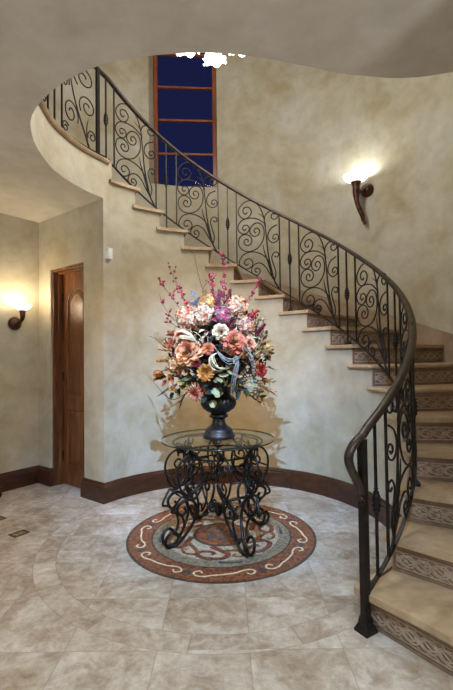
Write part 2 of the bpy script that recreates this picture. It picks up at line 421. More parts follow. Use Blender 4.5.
# alcove door
dr = thing('door_1', 'dark stained wooden door with arched upper panel, recessed in the alcove wall', 'door', A + AT * D0); struct(dr)
def dl(x, d, z): return A + AT * (D0 + x) - AN * d + Vector((0, 0, z))      # x across, d into the wall
DW = D1 - D0
def dbox(mb, x0, x1, d0, d1, z0, z1):
    vs = [dl(x, d, z) for z in (z0, z1) for d in (d0, d1) for x in (x0, x1)]
    mb.add(vs, [(0, 2, 3, 1), (4, 5, 7, 6), (0, 1, 5, 4), (1, 3, 7, 5), (3, 2, 6, 7), (2, 0, 4, 6)])
mb = MB()
for x0, x1 in ((0, .028), (DW - .028, DW)): dbox(mb, x0, x1, .02, .17, 0, DH)
dbox(mb, 0, DW, .02, .17, DH - .028, DH)
for x0, x1 in ((.028, .045), (DW - .045, DW - .028)): dbox(mb, x0, x1, .07, .118, 0, DH - .028)
dbox(mb, .028, DW - .028, .07, .118, DH - .045, DH - .028)
struct(mb.build('door_frame', 'door_wood', dr, bev=.004))
mb = MB(); x0, x1 = .03, DW - .03; zt = DH - .03
sw = .105
dbox(mb, x0, x1, .132, .165, 0.006, zt)                        # slab behind
dbox(mb, x0, x0 + sw, .12, .14, 0.006, zt); dbox(mb, x1 - sw, x1, .12, .14, 0.006, zt)   # stiles
dbox(mb, x0 + sw, x1 - sw, .12, .14, 0.006, .22); dbox(mb, x0 + sw, x1 - sw, .12, .14, .80, .96)
# top rail with arched underside
px0, px1 = x0 + sw, x1 - sw; nn = 14; lowz = 1.98; hi = .1
archz = lambda t: lowz + hi * (sin(PI * t) ** .8 if 0 < t < 1 else 0)
vs = []
for d in (.12, .14):
    for i in range(nn + 1): vs.append(dl(px0 + (px1 - px0) * i / nn, d, archz(i / nn)))
    for i in range(nn + 1): vs.append(dl(px0 + (px1 - px0) * i / nn, d, zt))
m1 = nn + 1; fs = []
for i in range(nn):
    fs += [(i, i + 1, m1 + i + 1, m1 + i), (i, 2 * m1 + i, 2 * m1 + i + 1, i + 1)]
mb.add(vs, fs)
struct(mb.build('door_leaf', 'door_wood', dr, bev=.005))
def raised(name, z0, ztop, arched):
    mb = MB(); rings = []
    for ins, d in ((.012, .131), (.02, .126), (.06, .118), (.065, .119)):
        r = [dl(px0 + ins, d, z0 + ins), dl(px1 - ins, d, z0 + ins)]
        for i in range(nn + 1):
            t = 1 - i / nn
            z = (archz(t) if arched else ztop) - ins
            r.append(dl(px0 + ins + (px1 - px0 - 2 * ins) * t, d, z))
        rings.append(r)
    n = len(rings[0]); vs = [p for r in rings for p in r]
    fs = [(k * n + i, k * n + (i + 1) % n, (k + 1) * n + (i + 1) % n, (k + 1) * n + i) for k in range(3) for i in range(n)] + [tuple(3 * n + i for i in range(n))]
    mb.add(vs, fs); return struct(mb.build(name, 'door_wood', dr))
raised('door_panel', .96, 0, True); raised('door_panel', .22, .80, False)
for z in (.3, 1.15, 2.0):
    mb = MB(); mb.tube([dl(.047, .116, z - .05), dl(.047, .116, z + .05)], .008, 8); struct(mb.build('hinge', 'iron', dr))

# upper window
wn = thing('window_1', 'tall wooden window with dark blue evening panes above the stair', 'window', pol(101, RO, WZ0)); struct(wn)
wa, wb = WPA, WPB; wt = (wb - wa).normalized(); wnm = Vector((wt.y, -wt.x, 0)); wnm = wnm if wnm.y < 0 else -wnm
WL = (wb - wa).length
def wl(x, d, z): return wa + wt * x - wnm * d + Vector((0, 0, z))
def wbox(mb, x0, x1, d0, d1, z0, z1):
    vs = [wl(x, d, z) for z in (z0, z1) for d in (d0, d1) for x in (x0, x1)]
    mb.add(vs, [(0, 2, 3, 1), (4, 5, 7, 6), (0, 1, 5, 4), (1, 3, 7, 5), (3, 2, 6, 7), (2, 0, 4, 6)])
mb = MB(); fw = .052
wbox(mb, 0, fw, -.03, .04, WZ0, WZ1); wbox(mb, WL - fw, WL, -.03, .04, WZ0, WZ1); wbox(mb, fw, WL - fw, -.03, .04, WZ0, WZ0 + .045); wbox(mb, fw, WL - fw, -.03, .04, WZ1 - .05, WZ1)
struct(mb.build('window_frame', 'window_wood', wn, bev=.004))
for z in (4.165, 4.64, 5.105, 5.575):
    mb = MB(); wbox(mb, fw, WL - fw, -.015, .03, z - .013, z + .013); struct(mb.build('muntin', 'window_wood', wn, bev=.003))
mb = MB(); wbox(mb, fw - .005, WL - fw + .005, .008, .014, WZ0 + .04, WZ1 - .045); struct(mb.build('window_pane', 'pane', wn))

# ------------------------------------------------------------------ staircase
st = thing('staircase', 'curved travertine staircase with carved risers winding up the round hall', 'staircase', pol(-56, 1.8))
for k in range(1, 18):
    z1 = RISE * k; z0 = z1 - .033; ri = RW - .037
    a0, a1 = th(k), th(k + 1)
    back = a1 + .2
    fo = .038
    f = lambda r, e=0: a0 - deg((fo + e) / r)
    if k == 1:
        inner = [pol(a0 - 2.6, ri + .03), pol(a0 - 2.0, ri + .006)] + arc(a0 - 1.2, a1 + 1.7, ri - .008)
    else: inner = arc(f(ri), a1 + 1.7, ri)
    poly = inner + [pol(a1 + 1.7, RW - .002), pol(back, RW - .002)] + [pol(back, RO - .002)] + arc(back, f(RO), RO - .002)[1:]
    if k == 1: poly += [pol(f(2.0), 2.0), pol(f(1.6), 1.6)]
    mb = MB(); mb.prism([(p.x, p.y) for p in poly], z0, z1)
    mb.build('tread', 'tread', st, bev=.014)
for k in range(1, 19):
    a = th(k); z0 = RISE * (k - 1); z1 = RISE * k - .033 if k < 18 else ZU - .045
    d = Vector((cos(rad(a)), sin(rad(a)), 0)); tn = Vector((sin(rad(a)), -cos(rad(a)), 0))   # tn faces down the stair
    o = pol(a, 0)
    def rb(mb, r0, r1, f0, f1, za, zb):
        vs = [o + d * r + tn * f + Vector((0, 0, z)) for z in (za, zb) for f in (f0, f1) for r in (r0, r1)]
        mb.add(vs, [(0, 2, 3, 1), (4, 5, 7, 6), (0, 1, 5, 4), (1, 3, 7, 5), (3, 2, 6, 7), (2, 0, 4, 6)])
    mb = MB(); r0 = RW + .008
    rb(mb, r0, RO - .003, -.015, .004, z0, z1)
    rp_ = mb.build('riser', 'riser', st)
    mb = MB(); rb(mb, r0, RO - .003, .004, .014, z1 - .026, z1)          # moulding under the nosing
    rb(mb, r0, RO - .003, .004, .010, z0, z0 + .012)
    mb.build('moulding', 'riser', rp_, bev=.003)
    if k <= 12:
        mb = MB(); zm = (z0 + z1) / 2 - .008; n = 70
        for za in (zm - .042, zm + .042):
            mb.tube([o + d * (r0 + .02) + tn * .005 + Vector((0, 0, za)), o + d * (RO - .02) + tn * .005 + Vector((0, 0, za))], .004, 6)
        n = 110
        for amp, lam, ph, off, rr in ((.030, .17, 0, 0, .0042), (.030, .17, PI, 0, .0042), (.020, .17, .5, 0, .0034), (.020, .17, PI + .5, 0, .0034), (.010, .085, 1, .0, .0032), (.009, .085, 2, .034, .003), (.009, .085, 4, -.034, .003), (.009, .085, 0, .018, .003), (.009, .085, 3, -.018, .003)):
            pts = []
            for i in range(n + 1):
                s_ = r0 + .02 + (RO - r0 - .04) * i / n
                pts.append(o + d * s_ + tn * .006 + Vector((0, 0, zm + off + amp * sin(2 * PI * s_ / lam + ph))))
            mb.tube(pts, rr, 5)
        for s_ in [r0 + .07 + .1 * i for i in range(11)]:
            mb.lathe([(.001, .006), (.008, .004), (.011, 0)], 8, o + d * s_ + tn * .004 + Vector((0, 0, zm)), Matrix.Rotation(rad(a), 4, 'Z') @ Matrix.Rotation(PI / 2, 4, 'X'))
        mb.build('carving', 'carve', rp_, smooth=True)
# sloping stone skirt on the outer wall
mb = MB(); aa = [-56 + 2 * i for i in range(0, 100)]
aa = [a for a in aa if a <= 142]
for a0, a1 in zip(aa, aa[1:]):
    t0, t1 = nose(a0) + .145, nose(a1) + .145; b0, b1 = max(0, nose(a0) - .3), max(0, nose(a1) - .3)
    ri = RO - .018
    mb.add([pol(a0, ri, b0), pol(a1, ri, b1), pol(a1, ri, t1), pol(a0, ri, t0), pol(a1, RO, t1), pol(a0, RO, t0)], [(0, 1, 2, 3), (3, 2, 4, 5)])
struct(mb.build('baseboard_stair', 'skirt', recalc=False))

# ------------------------------------------------------------------ railing
rl = thing('stair_railing', 'black wrought iron stair railing with scroll panels and bronze handrail', 'railing', pol(-58, RR))
def hz(a):                                   # centre of the handrail
    if a < 142: return nose(a) + .815 + (.02 if a > 20 else 0) * min(1, (a - 20) / 20 if a > 20 else 0)
    return 4.075 + min(1, (a - 142) / 7) * .045
def bz(a):
    if a < 141: return nose(a) + .03
    return ZU + .045
def rr_(a):
    if a < 146: return RR
    if a < 160: return RR - .0 * (a - 146)
    return RR
AEND = 226
hp = [pol(a, RR, hz(a)) for a in [AEND - 2 * i for i in range(int((AEND + 56) / 2) + 1)]]
tail = [pol(a, RR, z) for a, z in [(-58.2, .945), (-59.8, .925), (-61.2, .895), (-62.0, .86), (-61.9, .82), (-61.0, .775), (-59.9, .73), (-59.2, .69), (-58.9, .665)]]
hp = hp + crom(tail, 3)
# up vectors stay in the vertical plane of the rail
ups = []
for i, p in enumerate(hp):
    t = (hp[min(i + 1, len(hp) - 1)] - hp[max(i - 1, 0)]).normalized(); radial = Vector((p.x - CX, p.y - CY, 0)).normalized()
    ups.append(radial.cross(t).normalized() if radial.cross(t).z > 0 or i > len(hp) - 20 else -radial.cross(t).normalized())
for i in range(1, len(ups)):
    if ups[i].dot(ups[i - 1]) < 0: ups[i] = -ups[i]
HS = [(-.022, -.008), (-.025, .0), (-.021, .008), (-.021, .012), (-.012, .017), (0, .019), (.012, .017), (.021, .012), (.021, .008), (.025, 0), (.022, -.008), (.014, -.012), (-.014, -.012)]
n_main = len(hp)
mb = MB(); mb.sweep(hp, HS, ups); mb.tube([hp[-1] + Vector((0, 0, .01)), hp[-1] + Vector((.004, .004, -.012)), hp[-1] + Vector((.002, -.012, -.026)), hp[-1] + Vector((-.006, -.024, -.018)), hp[-1] + Vector((-.008, -.026, -.006))], [.014, .015, .014, .010, .006], 8); mb.build('handrail', 'handrail', rl, smooth=True, bev=0)
mb = MB()
bp = [pol(a, RR, bz(a)) for a in [142 - 1.5 * i for i in range(134)] if a > -57.6] + [pol(-57.8, RR, bz(-57.8))]
mb.sweep(bp, [(-.010, -.006), (-.010, .006), (.010, .006), (.010, -.006)])
mb.build('bottom_rail', 'iron', rl)
mb = MB(); mb.sweep([pol(a, RR - .0, ZU + .05) for a in [AEND - 2 * i for i in range(42)] if a > 142.5], [(-.010, -.006), (-.010, .006), (.010, .006), (.010, -.006)])
mb.build('bottom_rail', 'iron', rl)
def sqbar(mb, a, z0, z1, w=.006, r=RR):
    p = pol(a, r); mb.frustum((p.x, p.y), z0, w, z1, w, rad(a))
# newel
p = pol(-58.2, RR); mb = MB()
mb.frustum((p.x, p.y), 0.05, .0185, .93, .0185, rad(-58 + 0)); nw = mb.build('newel_post', 'iron', rl, bev=.003)
mb = MB(); mb.frustum((p.x, p.y), 0, .041, .014, .041, rad(-58)); mb.frustum((p.x, p.y), .014, .039, .045, .025, rad(-58)); mb.frustum((p.x, p.y), .045, .027, .075, .022, rad(-58))
mb.build('newel_base', 'iron', nw, bev=.003)
KN = [-54.0, -27.3, .8, 29.8, 57.7, 86.4, 114.6, 143.2]
BARS = [-49.8, -31.6, -23.0, -3.5, 6.0, 25.2, 34.0, 53.3, 62.4, 82.3, 90.7, 109.9, 119.4, 139.2]
PAN = [(-31.6, -49.8), (-3.5, -23.0), (25.2, 6.0), (53.3, 34.0), (82.3, 62.4), (109.9, 90.7), (139.2, 119.4)]
for a in BARS:
    mb = MB(); sqbar(mb, a, bz(a), hz(a) - .015); mb.build('bar', 'iron', rl)
def treadz(a):
    k = int(math.floor((a - T0) / DT + .13)); return RISE * min(18, max(1, k)) if a < 141 else ZU
KPROF = [(.007, -.062), (.011, -.056), (.007, -.05), (.014, -.044), (.017, -.037), (.012, -.03), (.019, -.022), (.021, -.014), (.014, -.008), (.019, 0), (.021, .006), (.014, .013), (.018, .02), (.016, .028), (.011, .034), (.014, .04), (.007, .048), (.010, .056), (.006, .062)]
def baluster(a, zb, zt, shoe):
    p = pol(a, RR); mb = MB(); mb.frustum((p.x, p.y), zb, .006, zt, .006, rad(a)); b = mb.build('baluster', 'iron', rl)
    mb = MB(); mb.lathe([(r * 1.2 if r > .008 else r, z * 1.15) for r, z in KPROF], 12, (p.x, p.y, zt - .40)); mb.build('knuckle', 'iron', b, smooth=True)
    if shoe:
        mb = MB(); mb.frustum((p.x, p.y), zb, .026, zb + .012, .026, rad(a)); mb.frustum((p.x, p.y), zb + .012, .024, zb + .032, .010, rad(a)); mb.build('shoe', 'iron', b)
for a in KN: baluster(a, treadz(a) if a > -50 else bz(a), hz(a) - .015, a > -50)
p = pol(147.3, RR); mb = MB(); mb.frustum((p.x, p.y), ZU, .015, hz(147.3), .015, rad(147)); mb.build('top_post', 'iron', rl)
# scroll panels: points in photo-panel units, x 52..318 across from the uphill bar, y down
SC = [
 [(232,262),(215,190),(188,135),(145,103),(97,112),(66,150),(69,185),(97,208),(130,198),(145,167),(126,140),(98,145),(93,167),(108,181),(119,171)],
 [(226,247),(180,216),(132,207),(88,216),(63,245),(63,275),(86,298),(116,295),(131,270),(118,249),(96,250),(89,266),(100,279),(112,269)],
 [(172,299),(160,290),(164,275),(181,271),(195,291),(181,315),(155,317),(135,295),(139,266),(170,240),(205,250),(222,290),(215,346),(180,391),(130,407),(86,395),(63,360),(72,318),(104,303),(134,316),(146,342),(134,366),(110,368),(96,351),(106,333),(122,336),(121,349)],
 [(262,525),(244,466),(200,426),(142,410),(92,425),(66,465),(75,498),(105,511),(140,500),(150,475),(131,451),(106,456),(98,475),(110,488),(125,479)],
 [(282,590),(250,541),(225,501),(190,479),(155,490),(141,521),(156,550),(184,548),(195,525),(180,509),(163,516),(166,531),(178,532)],
 [(228,270),(226,215),(245,186),(278,178),(307,193),(309,218),(291,232),(271,222),(269,205),(283,196),(293,206)],
 [(302,266),(266,282),(247,312),(249,345),(275,368),(304,360),(312,338),(299,321),(281,326),(276,341),(288,349),(296,340)],
 [(282,590),(292,545),(276,491),(268,452),(284,426),(307,431),(309,449),(296,455),(286,446)],
]
STEM = [(310,640),(282,590),(263,515),(246,430),(238,350),(229,262),(222,218),(205,196),(182,184)]
LEAF = [(268,560),(241,470),(222,415),(215,374)]
def panel(au, ad, z0, mirror=False, sheared=True):
    wdt = rad(au - ad) * RR; sx = wdt / 266.; sz = 1 / 549.
    slope = (bz(ad) - bz(au)) / 266. if sheared else 0
    def mp(q):
        x = q[0] - 52; xx = 266 - x if mirror else x
        ang = au - deg(xx * sx / RR)
        if sheared: z = z0 + (480 - q[1]) * sz
        else: z = z0 + (480 - q[1] + x * 160 / 266.) * sz * .98
        return ang, z
    def line(mb, pts, r, k=4, taper=False):
        P = crom([Vector((q[0], q[1], 0)) for q in pts], k); out = []
        for q in P:
            a, z = mp(q); zz = max(z, (bz(a) if sheared else z0) + .004); out.append(pol(a, RR, zz))
        n = len(out); rs = [r * (1 - .8 * (i / n) ** 2) if taper else r for i in range(n)]
        mb.tube(out, rs, 6)
    mb = MB(); line(mb, STEM, .0085, 4, True); line(mb, LEAF, .0085, 4, True)
    pn = mb.build('scroll_panel', 'iron', rl, smooth=True)
    for s_ in SC:
        mb = MB(); line(mb, s_, .0062); mb.build('scroll', 'iron', pn, smooth=True)
for au, ad in PAN: panel(au, ad, bz(au))
# level guard of the upper landing
def ell(c, rx, ry, turns, a0, sg, lead=()):
    n = 30; return list(lead) + [(c[0] + rx * (1 - .8 * i / n) * cos(a0 + sg * 2 * PI * turns * i / n), c[1] + ry * (1 - .8 * i / n) * sin(a0 + sg * 2 * PI * turns * i / n)) for i in range(n + 1)]
def level_panel(a0):
    mp = lambda d, h: pol(a0 + min(264, max(4, d)) / 266. * 19.4, RR, ZU + .058 + max(0, min(425, h)) / 549. * .99)
    def ln(mb, pts, r, taper=False):
        P = crom([Vector((d, h, 0)) for d, h in pts], 3); n = len(P)
        mb.tube([mp(q.x, q.y) for q in P], [r * (1 - .75 * (i / n) ** 2) if taper else r for i in range(n)], 6)
    mb = MB(); ln(mb, [(60, 0), (95, 70), (140, 150), (180, 240), (205, 330), (235, 420)], .0085, True); ln(mb, [(70, 10), (78, 90), (66, 150)], .007, True)
    pn = mb.build('scroll_panel', 'iron', rl, smooth=True)
    for pts in (ell((98, 345), 84, 66, 1.6, -1.0, 1), ell((72, 205), 62, 60, 1.55, -.7, 1), ell((196, 120), 58, 66, 1.55, 3.6, -1),
                ell((236, 262), 30, 50, 1.4, 3.4, -1), ell((40, 66), 30, 34, 1.4, -.4, 1), ell((236, 30), 28, 28, 1.4, 2.6, -1)):
        mb = MB(); ln(mb, pts, .0062); mb.build('scroll', 'iron', pn, smooth=True)
for a0 in (147.3, 175.5, 203.7):
    if a0 > 148:
        mb = MB(); sqbar(mb, a0, ZU + .05, hz(a0) - .015); mb.build('bar', 'iron', rl)
    mb = MB(); sqbar(mb, a0 + 19.4, ZU + .05, hz(a0 + 19.4) - .015); mb.build('bar', 'iron', rl)
    level_panel(a0)
    if a0 < 200: baluster(a0 + 23.9, ZU, hz(200) - .015, True)

# ------------------------------------------------------------------ floor medallion
md = thing('floor_medallion', 'round mosaic medallion of rust and cream scrolls set in the floor under the table', 'medallion', (CX + .01, CY, 0))
def disc(mb, r0, r1, z, n=96, mi=0):
    vs = []
    for k in range(n):
        q = 2 * PI * k / n; d = Vector((cos(q), sin(q), 0)); c = Vector((CX, CY, z))
        vs += [c + d * r0, c + d * r1]
    mb.add(vs, [(2 * k, 2 * k + 1, 2 * ((k + 1) % n) + 1, 2 * ((k + 1) % n)) for k in range(n)], mi)
def slab(name, r0, r1, z, mat):
    mb = MB(); n = 96
    vs = []
    for k in range(n):
        q = 2 * PI * k / n; d = Vector((cos(q), sin(q), 0)); c = Vector((CX, CY, 0))
        vs += [c + d * r0 + Vector((0, 0, z)), c + d * r1 + Vector((0, 0, z)), c + d * r1, c + d * r0]
    fs = []
    for k in range(n):
        j = (k + 1) % n
        for e in range(3): fs.append((4 * k + e, 4 * k + (e + 1) % 4, 4 * j + (e + 1) % 4, 4 * j + e))
    mb.add(vs, fs); return mb.build(name, mat, md)
slab('outer_edge', .688, .705, .003, 'mos_dark')
band = slab('rust_border', .525, .688, .003, 'mos_rust')
slab('dark_ring', .512, .525, .003, 'mos_dark')
slab('olive_ring', .425, .512, .003, 'mos_olive')
slab('field', .215, .425, .003, 'mos_cream')
slab('center_ring', .19, .215, .0032, 'mos_dark')
cen = slab('center_disc', .001, .19, .003, 'mos_rust')
def strip(mb, pts, w, z, mi=0):
    P = [Vector((p[0], p[1], z)) for p in pts]; n = len(P); vs = []
    for i, p in enumerate(P):
        t = (P[min(i + 1, n - 1)] - P[max(i - 1, 0)]).normalized(); sd = Vector((-t.y, t.x, 0)); ww = w[i] if isinstance(w, list) else w
        vs += [p + sd * ww, p - sd * ww, p - sd * ww - Vector((0, 0, .0015)), p + sd * ww - Vector((0, 0, .0015))]
    mb.add(vs, [(4 * i + e, 4 * i + (e + 1) % 4, 4 * i + 4 + (e + 1) % 4, 4 * i + 4 + e) for i in range(n - 1) for e in (0, 1, 3)], mi)
def loc_strip(name, pts, w, z, mat, taper=True):
    mb = MB(); P = crom([Vector((x, y, 0)) for x, y in pts], 5); n = len(P)
    ws = [w * (1 - .55 * (i / (n - 1)) ** 2) for i in range(n)] if taper else [w] * n
    strip(mb, P, ws, z); return mb.build(name, mat, md)
def pr(a, r): return (CX + r * cos(rad(a)), CY + r * sin(rad(a)))
for i in range(8):
    a = 22.5 + 45 * i - 20
    w_ = [(-15.5, .572), (-18.5, .598), (-16.5, .630), (-12, .634), (-7, .615), (0, .604), (7, .592), (12, .574), (16.5, .578), (18.5, .608), (15.5, .634), (13.2, .612)]
    w_ = [(-13.2, .597)] + w_
    loc_strip('border_scroll', [pr(a + x, r) for x, r in w_], .0062, .0045, 'mos_ivory', False)
    mb = MB(); ac = a + 22.5
    q = [pr(ac - 2.6, .607), pr(ac, .570), pr(ac + 2.6, .607), pr(ac, .646)]
    mb.prism(q, .0025, .0043); mb.build('slate_diamond', 'mos_slate', md)
    if i % 2 == 0:
        loc_strip('slate_arc', [pr(a + x, .452 + .012 * sin(x * .1)) for x in range(-4, 19, 4)], .012, .0045, 'mos_slate')
for i in range(6):
    a = 60 * i + 12
    s_ = [(0, .225), (14, .265), (26, .335), (20, .395), (4, .405), (-8, .372), (-7, .325), (3, .305), (10, .325), (7, .350)]
    loc_strip('field_scroll', [pr(a + x, r) for x, r in s_], .021, .0046, 'mos_red')
    s2 = [(18, .29), (32, .29), (46, .322), (50, .372), (40, .395), (31, .372), (35, .345)]
    loc_strip('field_scroll', [pr(a + x, r) for x, r in s2], .015, .0052, 'mos_rust')
    mb = MB(); strip(mb, [pr(a + 30, .03), pr(a + 24, .08), pr(a + 30, .15)], [.006, .03, .004], .0046); mb.build('center_petal', 'mos_slate', md)

# small inlays
def inlay(c, ang, s1, s2, bm, cm, label):
    t = thing('floor_inlay', label, 'inlay', (c[0], c[1], 0)); R = Matrix.Translation((c[0], c[1], 0)) @ Matrix.Rotation(ang, 4, 'Z')
    mb = MB(); w = .02
    for (x0, x1, y0, y1) in ((-s1, s1, -s2, -s2 + w), (-s1, s1, s2 - w, s2), (-s1, -s1 + w, -s2 + w, s2 - w), (s1 - w, s1, -s2 + w, s2 - w)): mb.box((x0, y0, -.002), (x1, y1, .0018), M4=R)
    mb.build('border', bm, t)
    mb = MB(); mb.box((-s1 + w, -s2 + w, -.002), (s1 - w, s2 - w, .0016), M4=R); mb.build('center', cm, t)
inlay((-1.617, 3.322), rad(55), .062, .05, 'mos_dark', 'mos_olive', 'small square stone inset with brown border near the left of the floor')
inlay((-1.955, 3.62), rad(55), .062, .05, 'mos_dark', 'mos_cream', 'black bordered stone inset at the left edge of the picture')

# ------------------------------------------------------------------ table
TX, TY, TZ = -.075, 3.235, .722
tb = thing('side_table', 'round glass topped table on black scrolled iron legs in the middle of the hall', 'table', (TX, TY, 0))
mb = MB(); mb.lathe([(.001, 0), (.417, 0), (.425, .003)], 64, (TX, TY, TZ), cap=False); mb.lathe([(.425, .009), (.417, .012), (.001, .012)], 64, (TX, TY, TZ), cap=False)
gt = mb.build('glass_top', 'table_glass', tb, smooth=True, recalc=False)
mb = MB(); mb.lathe([(.4252, .0015), (.428, .0035), (.428, .009), (.4252, .0108)], 64, (TX, TY, TZ), cap=False); mb.build('polished_edge', 'glass_edge', gt, smooth=True)
LEGS = [   # crop coordinates of one leg: x left = outward, y down
 ([(128,578),(112,560),(88,558),(66,580),(66,612),(92,636),(130,622),(172,578),(206,520),(217,470),(205,425),(172,396),(135,398),(110,425),(116,458),(140,470),(156,452),(146,434)], .0115),
 ([(126,590),(146,560),(154,520),(140,480),(108,452),(80,444),(96,408),(116,374)], .009),
 ([(150,140),(152,190),(190,196),(215,240),(216,290),(190,345),(150,372),(112,345),(84,290),(86,235),(112,195),(150,178),(186,192)], .009),
 ([(165,175),(200,215),(186,262),(150,272),(134,250),(150,228),(172,234),(170,250)], .008),
 ([(200,262),(205,320),(160,362),(132,330),(146,308),(168,312),(170,330),(158,336)], .008),
 ([(116,374),(160,378),(222,330)], .009), ([(222,330),(205,380),(190,400)], .009),
 ([(150,140),(155,165),(180,180),(205,160),(210,140)], .008),
]
def lmap(x, y, side, ang):
    z = max(.012, (640 - y) / 500. * (TZ - .012)); r = .385 + (100 - x) / 700. - .03 * min(1, max(0, (420 - y) / 120.))
    off = side * (.012 + .10 * min(1, z / .40))
    d = Vector((cos(ang), sin(ang), 0)); t = Vector((-sin(ang), cos(ang), 0))
    return Vector((TX, TY, z)) + d * r + t * off
protolegs = []
for i in range(4):
    ang = rad(-60 + 90 * i)
    lg = None
    for side in (-1, 1):
        for j, (pts, r) in enumerate(LEGS):
            mb = MB(); P = [lmap(q.x, q.y, side, ang) for q in crom([Vector((a, b, 0)) for a, b in pts], 4)]
            mb.tube(P, r * .95, 6)
            if lg is None: lg = mb.build('leg', 'table_iron', tb, smooth=True)
            else: mb.build('scroll', 'table_iron', lg, smooth=True)
    for x, y in ((150, 142), (116, 374), (190, 396), (205, 250), (84, 290)):
        mb = MB(); mb.tube([lmap(x, y, -1, ang), lmap(x, y, 1, ang)], .007, 6); mb.build('cross_bar', 'table_iron', lg, smooth=True)
# ring under the glass and scroll apron
mb = MB(); mb.tube([Vector((TX + .335 * cos(2 * PI * k / 40), TY + .335 * sin(2 * PI * k / 40), TZ - .012)) for k in range(40)], .009, 6, closed=True)
mb.tube([Vector((TX + .26 * cos(2 * PI * k / 40), TY + .26 * sin(2 * PI * k / 40), TZ - .10)) for k in range(40)], .007, 6, closed=True)
mb.build('top_frame', 'table_iron', tb, smooth=True)
def spiral(c, r, turns, a0, sgn=1, n=26): return [(c[0] + r * (1 - .82 * i / n) * cos(a0 + sgn * 2 * PI * turns * i / n), c[1] + r * (1 - .82 * i / n) * sin(a0 + sgn * 2 * PI * turns * i / n)) for i in range(n + 1)]
for i in range(4):
    am = rad(-15 + 90 * i)
    for s_ in (-1, 1):
        mb = MB(); rad0 = .30
        P2 = [(0, TZ - .095), (.03, TZ - .11)] + spiral((.085, TZ - .075), .05, 1.5, PI + .6, 1 if s_ else 1)
        mb.tube([Vector((TX + rad0 * cos(am + s_ * x / rad0), TY + rad0 * sin(am + s_ * x / rad0), z)) for x, z in P2], .0065, 6)
        mb.build('apron_scroll', 'table_iron', tb, smooth=True)
# lower stretchers: from each leg to scrolls in the middle
for i in range(4):
    ang = rad(-60 + 90 * i); d = Vector((cos(ang), sin(ang), 0))
    P2 = [(.27, .30), (.22, .215), (.15, .175), (.09, .185)] + [(.058 + q[0], .215 + q[1]) for q in spiral((0, 0), .042, 1.4, -.5, -1 * -1)]
    mb = MB(); mb.tube([Vector((TX, TY, 0)) + d * r + Vector((0, 0, z)) for r, z in [(q.x, q.y) for q in crom([Vector((a, b, 0)) for a, b in P2], 2)]], .0085, 6)
    mb.build('stretcher', 'table_iron', tb, smooth=True)
mb = MB(); mb.lathe([(.004, -.05), (.02, -.035), (.03, -.01), (.03, .01), (.018, .03), (.004, .06)], 16, (TX, TY, .19)); mb.build('finial', 'table_iron', tb, smooth=True)

# ------------------------------------------------------------------ urn
UX, UY, UZ = -.066, 3.235, TZ + .0125
un = thing('urn', 'blue-black footed urn holding the dried flowers on the glass table', 'vase', (UX, UY, UZ))
mb = MB(); mb.lathe([(.001, 0), (.118, 0), (.122, .012), (.120, .028), (.112, .036), (.104, .046), (.106, .058), (.096, .072), (.07, .088), (.054, .105), (.047, .130), (.050, .150)], 40, (UX, UY, UZ)); mb.build('foot', 'urn', un, smooth=True)
mb = MB(); mb.lathe([(.048, .145), (.060, .150), (.072, .158), (.072, .170), (.060, .180), (.055, .186)], 40, (UX, UY, UZ)); mb.build('collar', 'urn', un, smooth=True)
mb = MB(); mb.lathe([(.045, .178), (.08, .195), (.115, .222), (.131, .255), (.128, .285), (.110, .305), (.092, .32)], 96, (UX, UY, UZ), mod=lambda q, z: 1 + .045 * abs(sin(q * 12)) * (1 if .18 < z < .31 else 0)); mb.build('body', 'urn', un, smooth=True)
mb = MB(); mb.lathe([(.095, .315), (.098, .34), (.093, .39), (.10, .43), (.125, .452), (.130, .46), (.122, .468), (.10, .455), (.085, .42), (.085, .36), (.001, .35)], 40, (UX, UY, UZ)); mb.build('rim', 'urn', un, smooth=True)

# ------------------------------------------------------------------ flowers
MOUTH = Vector((UX, UY, 1.15)); FCN = Vector((UX, UY, 1.42))
def petal(mb, M4, L, Wd, tilt, curl, cup, n=4, point=.0, mi=0, start=.15):
    vs = []; x = z = 0.; dl_ = L / n
    for i in range(n + 1):
        t = i / n; w = Wd * (sin(PI * min(.97, start + (1 - start) * t * .93)) ** .6 if not point else (start + (1 - start) * sin(PI * t ** .8)) * (1 - t) ** .25 if t < 1 else .02 * Wd)
        if i:
            ph = tilt + curl * (t - .5 / n); x += cos(ph) * dl_; z += sin(ph) * dl_
        for j in (-1, -.45, .45, 1):
            vs.append(M4 @ Vector((x, j * w * .5, z + cup * (abs(j) ** 2) * w)))
    fs = [(4 * i + j, 4 * i + j + 1, 4 * i + j + 5, 4 * i + j + 4) for i in range(n) for j in range(3)]
    mb.add(vs, fs, mi)
RZ = lambda a: Matrix.Rotation(a, 4, 'Z'); RX = lambda a: Matrix.Rotation(a, 4, 'X'); RY = lambda a: Matrix.Rotation(a, 4, 'Y'); TR = lambda *v: Matrix.Translation(v)
def rose(col, col2):
    mb = MB()
    for ring, (n, tilt, L, r, h) in enumerate([(3, 84, .034, .004, .012), (4, 76, .040, .008, .008), (5, 66, .046, .013, .005), (6, 52, .050, .018, .002), (8, 36, .052, .022, 0), (9, 20, .054, .024, -.004), (9, 2, .052, .026, -.01)]):
        for k in range(n):
            petal(mb, RZ(2 * PI * k / n + ring * .7 + random.uniform(-.15, .15)) @ TR(r, 0, h), L * random.uniform(.92, 1.08), (.036 + .003 * ring), rad(tilt), rad(-35 + random.uniform(-14, 14)) * (.4 + ring * .14), .22, mi=0 if ring > 2 or random.random() < .4 else 1)
    return mb, [col, col2]
